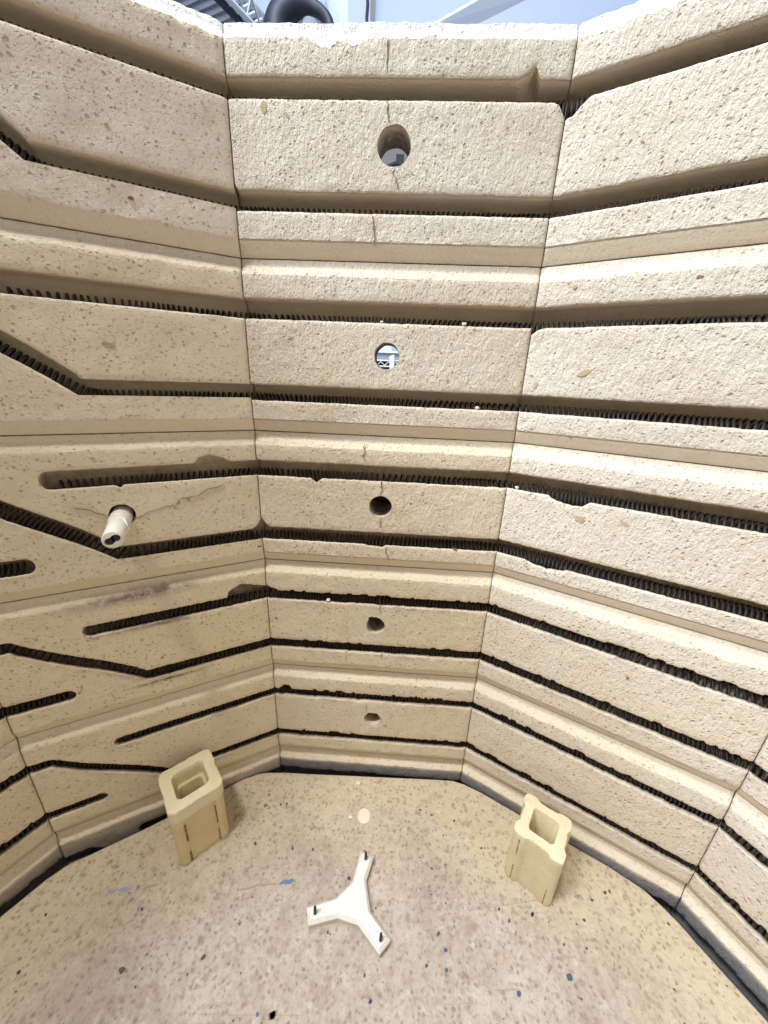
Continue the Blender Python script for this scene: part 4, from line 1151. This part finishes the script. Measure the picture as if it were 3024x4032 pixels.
# plastic bag: crumpled lump under the hose
bm = bmesh.new(); bmesh.ops.create_icosphere(bm, subdivisions=4, radius=1.0); rgb_ = np.random.default_rng(4)
n3 = [rgb_.normal(size=3) for _ in range(26)]
for v in bm.verts:
    p = np.array(v.co); k = 1 + sum(.10 * abs(math.sin(3.1 * (p @ q) + i)) for i, q in enumerate(n3)) / 2.2 - .35
    v.co *= k
me = bpy.data.meshes.new('plastic_bag'); bm.to_mesh(me); bm.free(); me.materials.append(M_BAG)
o = bpy.data.objects.new('plastic_bag', me); col.objects.link(o); c1 = ray(1205, 118); c1 = c1 * (7.5 / c1[1]); o.location = W(c1); o.scale = [upx * 80 * S] * 3
tag(o, 'crumpled clear plastic bag under the black hose', 'plastic bag')

# wire shelf, seen from below over the left of the rim
H = 5.0
def onz_(u, v, z=H): d = ray(u, v); return d * (z / d[2])
rack = empty('wire_shelf', tuple(onz_(1000, 0))); tag(rack, 'chrome wire shelf seen from below, above the left of the kiln rim', 'wire shelf')
rd = np.array([.47, .883, 0.]); sd = np.array([.921, -.39, 0.]); e0 = onz_(1020, 40)
RO = tuple(onz_(1000, 0))
g = Geo()
for off, dz in ((0.0, 0.0), (.12, -.34), (0.14, .30)):
    g.tube([e0 + rd * -6 + sd * off + np.array((0, 0, dz)), e0 + rd * 4 + sd * off + np.array((0, 0, dz))], .035, 8)
p = g.build('rail', M_CHROME, rack, True, RO); p.location = (0, 0, 0)
g = Geo(); 
zz = []
for i in range(60):
    zz.append(e0 + rd * (-6 + i * .17) + sd * (.06 + .06 * (i % 2)) + np.array((0, 0, -.34 if i % 2 else .0)))
g.tube(zz, .02, 6); p = g.build('zigzag_brace', M_CHROME, rack, True, RO); p.location = (0, 0, 0)
g = Geo()
for i in range(64):
    q = e0 + rd * (-4.6 + i * .125)
    g.tube([q, q - sd * 1.62], .030, 6)
p = g.build('shelf_wires', M_CHROME, rack, True, RO); p.location = (0, 0, 0)
g = Geo()
for off in (-.35, -1.55):
    g.tube([e0 + rd * -6 + sd * off + np.array((0, 0, -.05)), e0 + rd * 4 + sd * off + np.array((0, 0, -.05))], .045, 8)
p = g.build('cross_bar', M_DRUB, rack, True, RO); p.location = (0, 0, 0)
# dark grey storage boards lying on that shelf
g = Geo(); g.box(e0 - sd * .9 + rd * -.5 + np.array((0, 0, .12)), (7, 1.5, .08), rd, sd, (0, 0, 1))
tag(g.build('grey_tray', M_GREYBOX), 'dark grey tray lying on the chrome wire shelf', 'tray')
g = Geo(); g.box(e0 - sd * 2.6 + rd * -.5 + np.array((0, 0, .6)), (7, 1.2, 1.0), rd, sd, (0, 0, 1))
tag(g.build('grey_box', M_GREYBOX), 'grey storage box at the far left above the rim', 'box')

# storage rack seen through the bright peep hole
YB = 6.0
cen = ray(1400 + 815 / 6.636, 1250 + 1012 / 6.636); cen = cen * (YB / cen[1]); k = .000576 * 1.0
def hp(x, y, dy=0.0): return np.array([cen[0] + (x - 815) * k, YB + dy, cen[2] - (y - 1012) * k])
def hbox(name, x0, x1, y0, y1, dy, th, mat, lab, cat, group=None):
    g = Geo(); a = hp(x0, y0, dy); b = hp(x1, y1, dy)
    g.box(((a[0] + b[0]) / 2, YB + dy + th / 2, (a[2] + b[2]) / 2), (abs(b[0] - a[0]), th, abs(a[2] - b[2])), (1, 0, 0), (0, 1, 0), (0, 0, 1))
    o = g.build(name, mat)
    if lab: tag(o, lab, cat, group)
    return o
bl = ['topmost', 'second', 'third', 'lowest']
for i in range(4):
    y0 = 776 + i * 28.5
    hbox('white_board', 300 + (i % 2) * 12, 925 + (i % 3) * 7, y0, y0 + 25, 0, 1.2, M_WHITE, '%s white board of the stack seen through the bright peep hole' % bl[i], 'board', 'white boards stacked beyond the peep hole')
hbox('white_tray', 200, 1115, 890, 935, -.05, 1.3, M_WHITE, 'wide white tray edge under the stacked boards beyond the peep hole', 'tray')
hbox('grey_bin', 230, 1500, 937, 1106, 0, 1.2, M_GREYBOX, 'lavender grey bin front under the white tray beyond the peep hole', 'bin')
hbox('dark_space', 100, 1700, 1130, 1500, .12, 1.0, M_DRUB, 'black box standing in for the dark space under the grey bin beyond the peep hole', 'bin')  # shade below the bin put in as a black box
rk = empty('rack_edge', tuple(hp(815, 1200, -.1))); tag(rk, 'chrome rack edge with zigzag wire seen through the bright peep hole', 'rack')
for y in (1127, 1266):
    g = Geo(); g.tube([hp(-200, y + 6, -.1), hp(1900, y - 6, -.1)], .0095, 8); p = g.build('rail', M_WHITE, rk, True, tuple(hp(815, 1200, -.1))); p.location = (0, 0, 0)
g = Geo(); zz = [hp(-200 + 97 * i, 1240 if i % 2 == 0 else 1160, -.1) for i in range(20)]
g.tube(zz, .0075, 8); p = g.build('zigzag_wire', M_CHROME, rk, False, tuple(hp(815, 1200, -.1))); p.location = (0, 0, 0)
P = [hp(882, 1020, -.14), hp(1005, 978, -.14), hp(1025, 1320, -.14), hp(905, 1370, -.14)]
V = P + [q + np.array((0, .006, 0)) for q in P]; g = Geo(); g.add(V, [(3, 2, 1, 0), (4, 5, 6, 7)] + [(i, (i + 1) % 4, 4 + (i + 1) % 4, 4 + i) for i in range(4)])
tag(g.build('price_tag', M_WHITE), 'pale upright card hanging on the rack edge beyond the peep hole', 'tag')
# dark bracket glimpsed through the upper peep hole
cb_ = ray(1575, 635); cb_ = cb_ * (3.0 / cb_[1])
g = Geo(); g.box(cb_, (.05, .05, .05)); g.tube([cb_, cb_ + np.array((-.14, 0, -.055))], .012, 6)
tag(g.build('dark_bracket', M_DRUB), 'small dark bracket glimpsed through the topmost peep hole', 'bracket')
g = Geo(); g.box((0, 4.0, 1.6), (3.0, .1, .56))
tag(g.build('grey_carton', simple('dull_cardboard', (0.16, 0.14, 0.145), .8)), 'dull grey carton seen through the topmost peep hole', 'box')
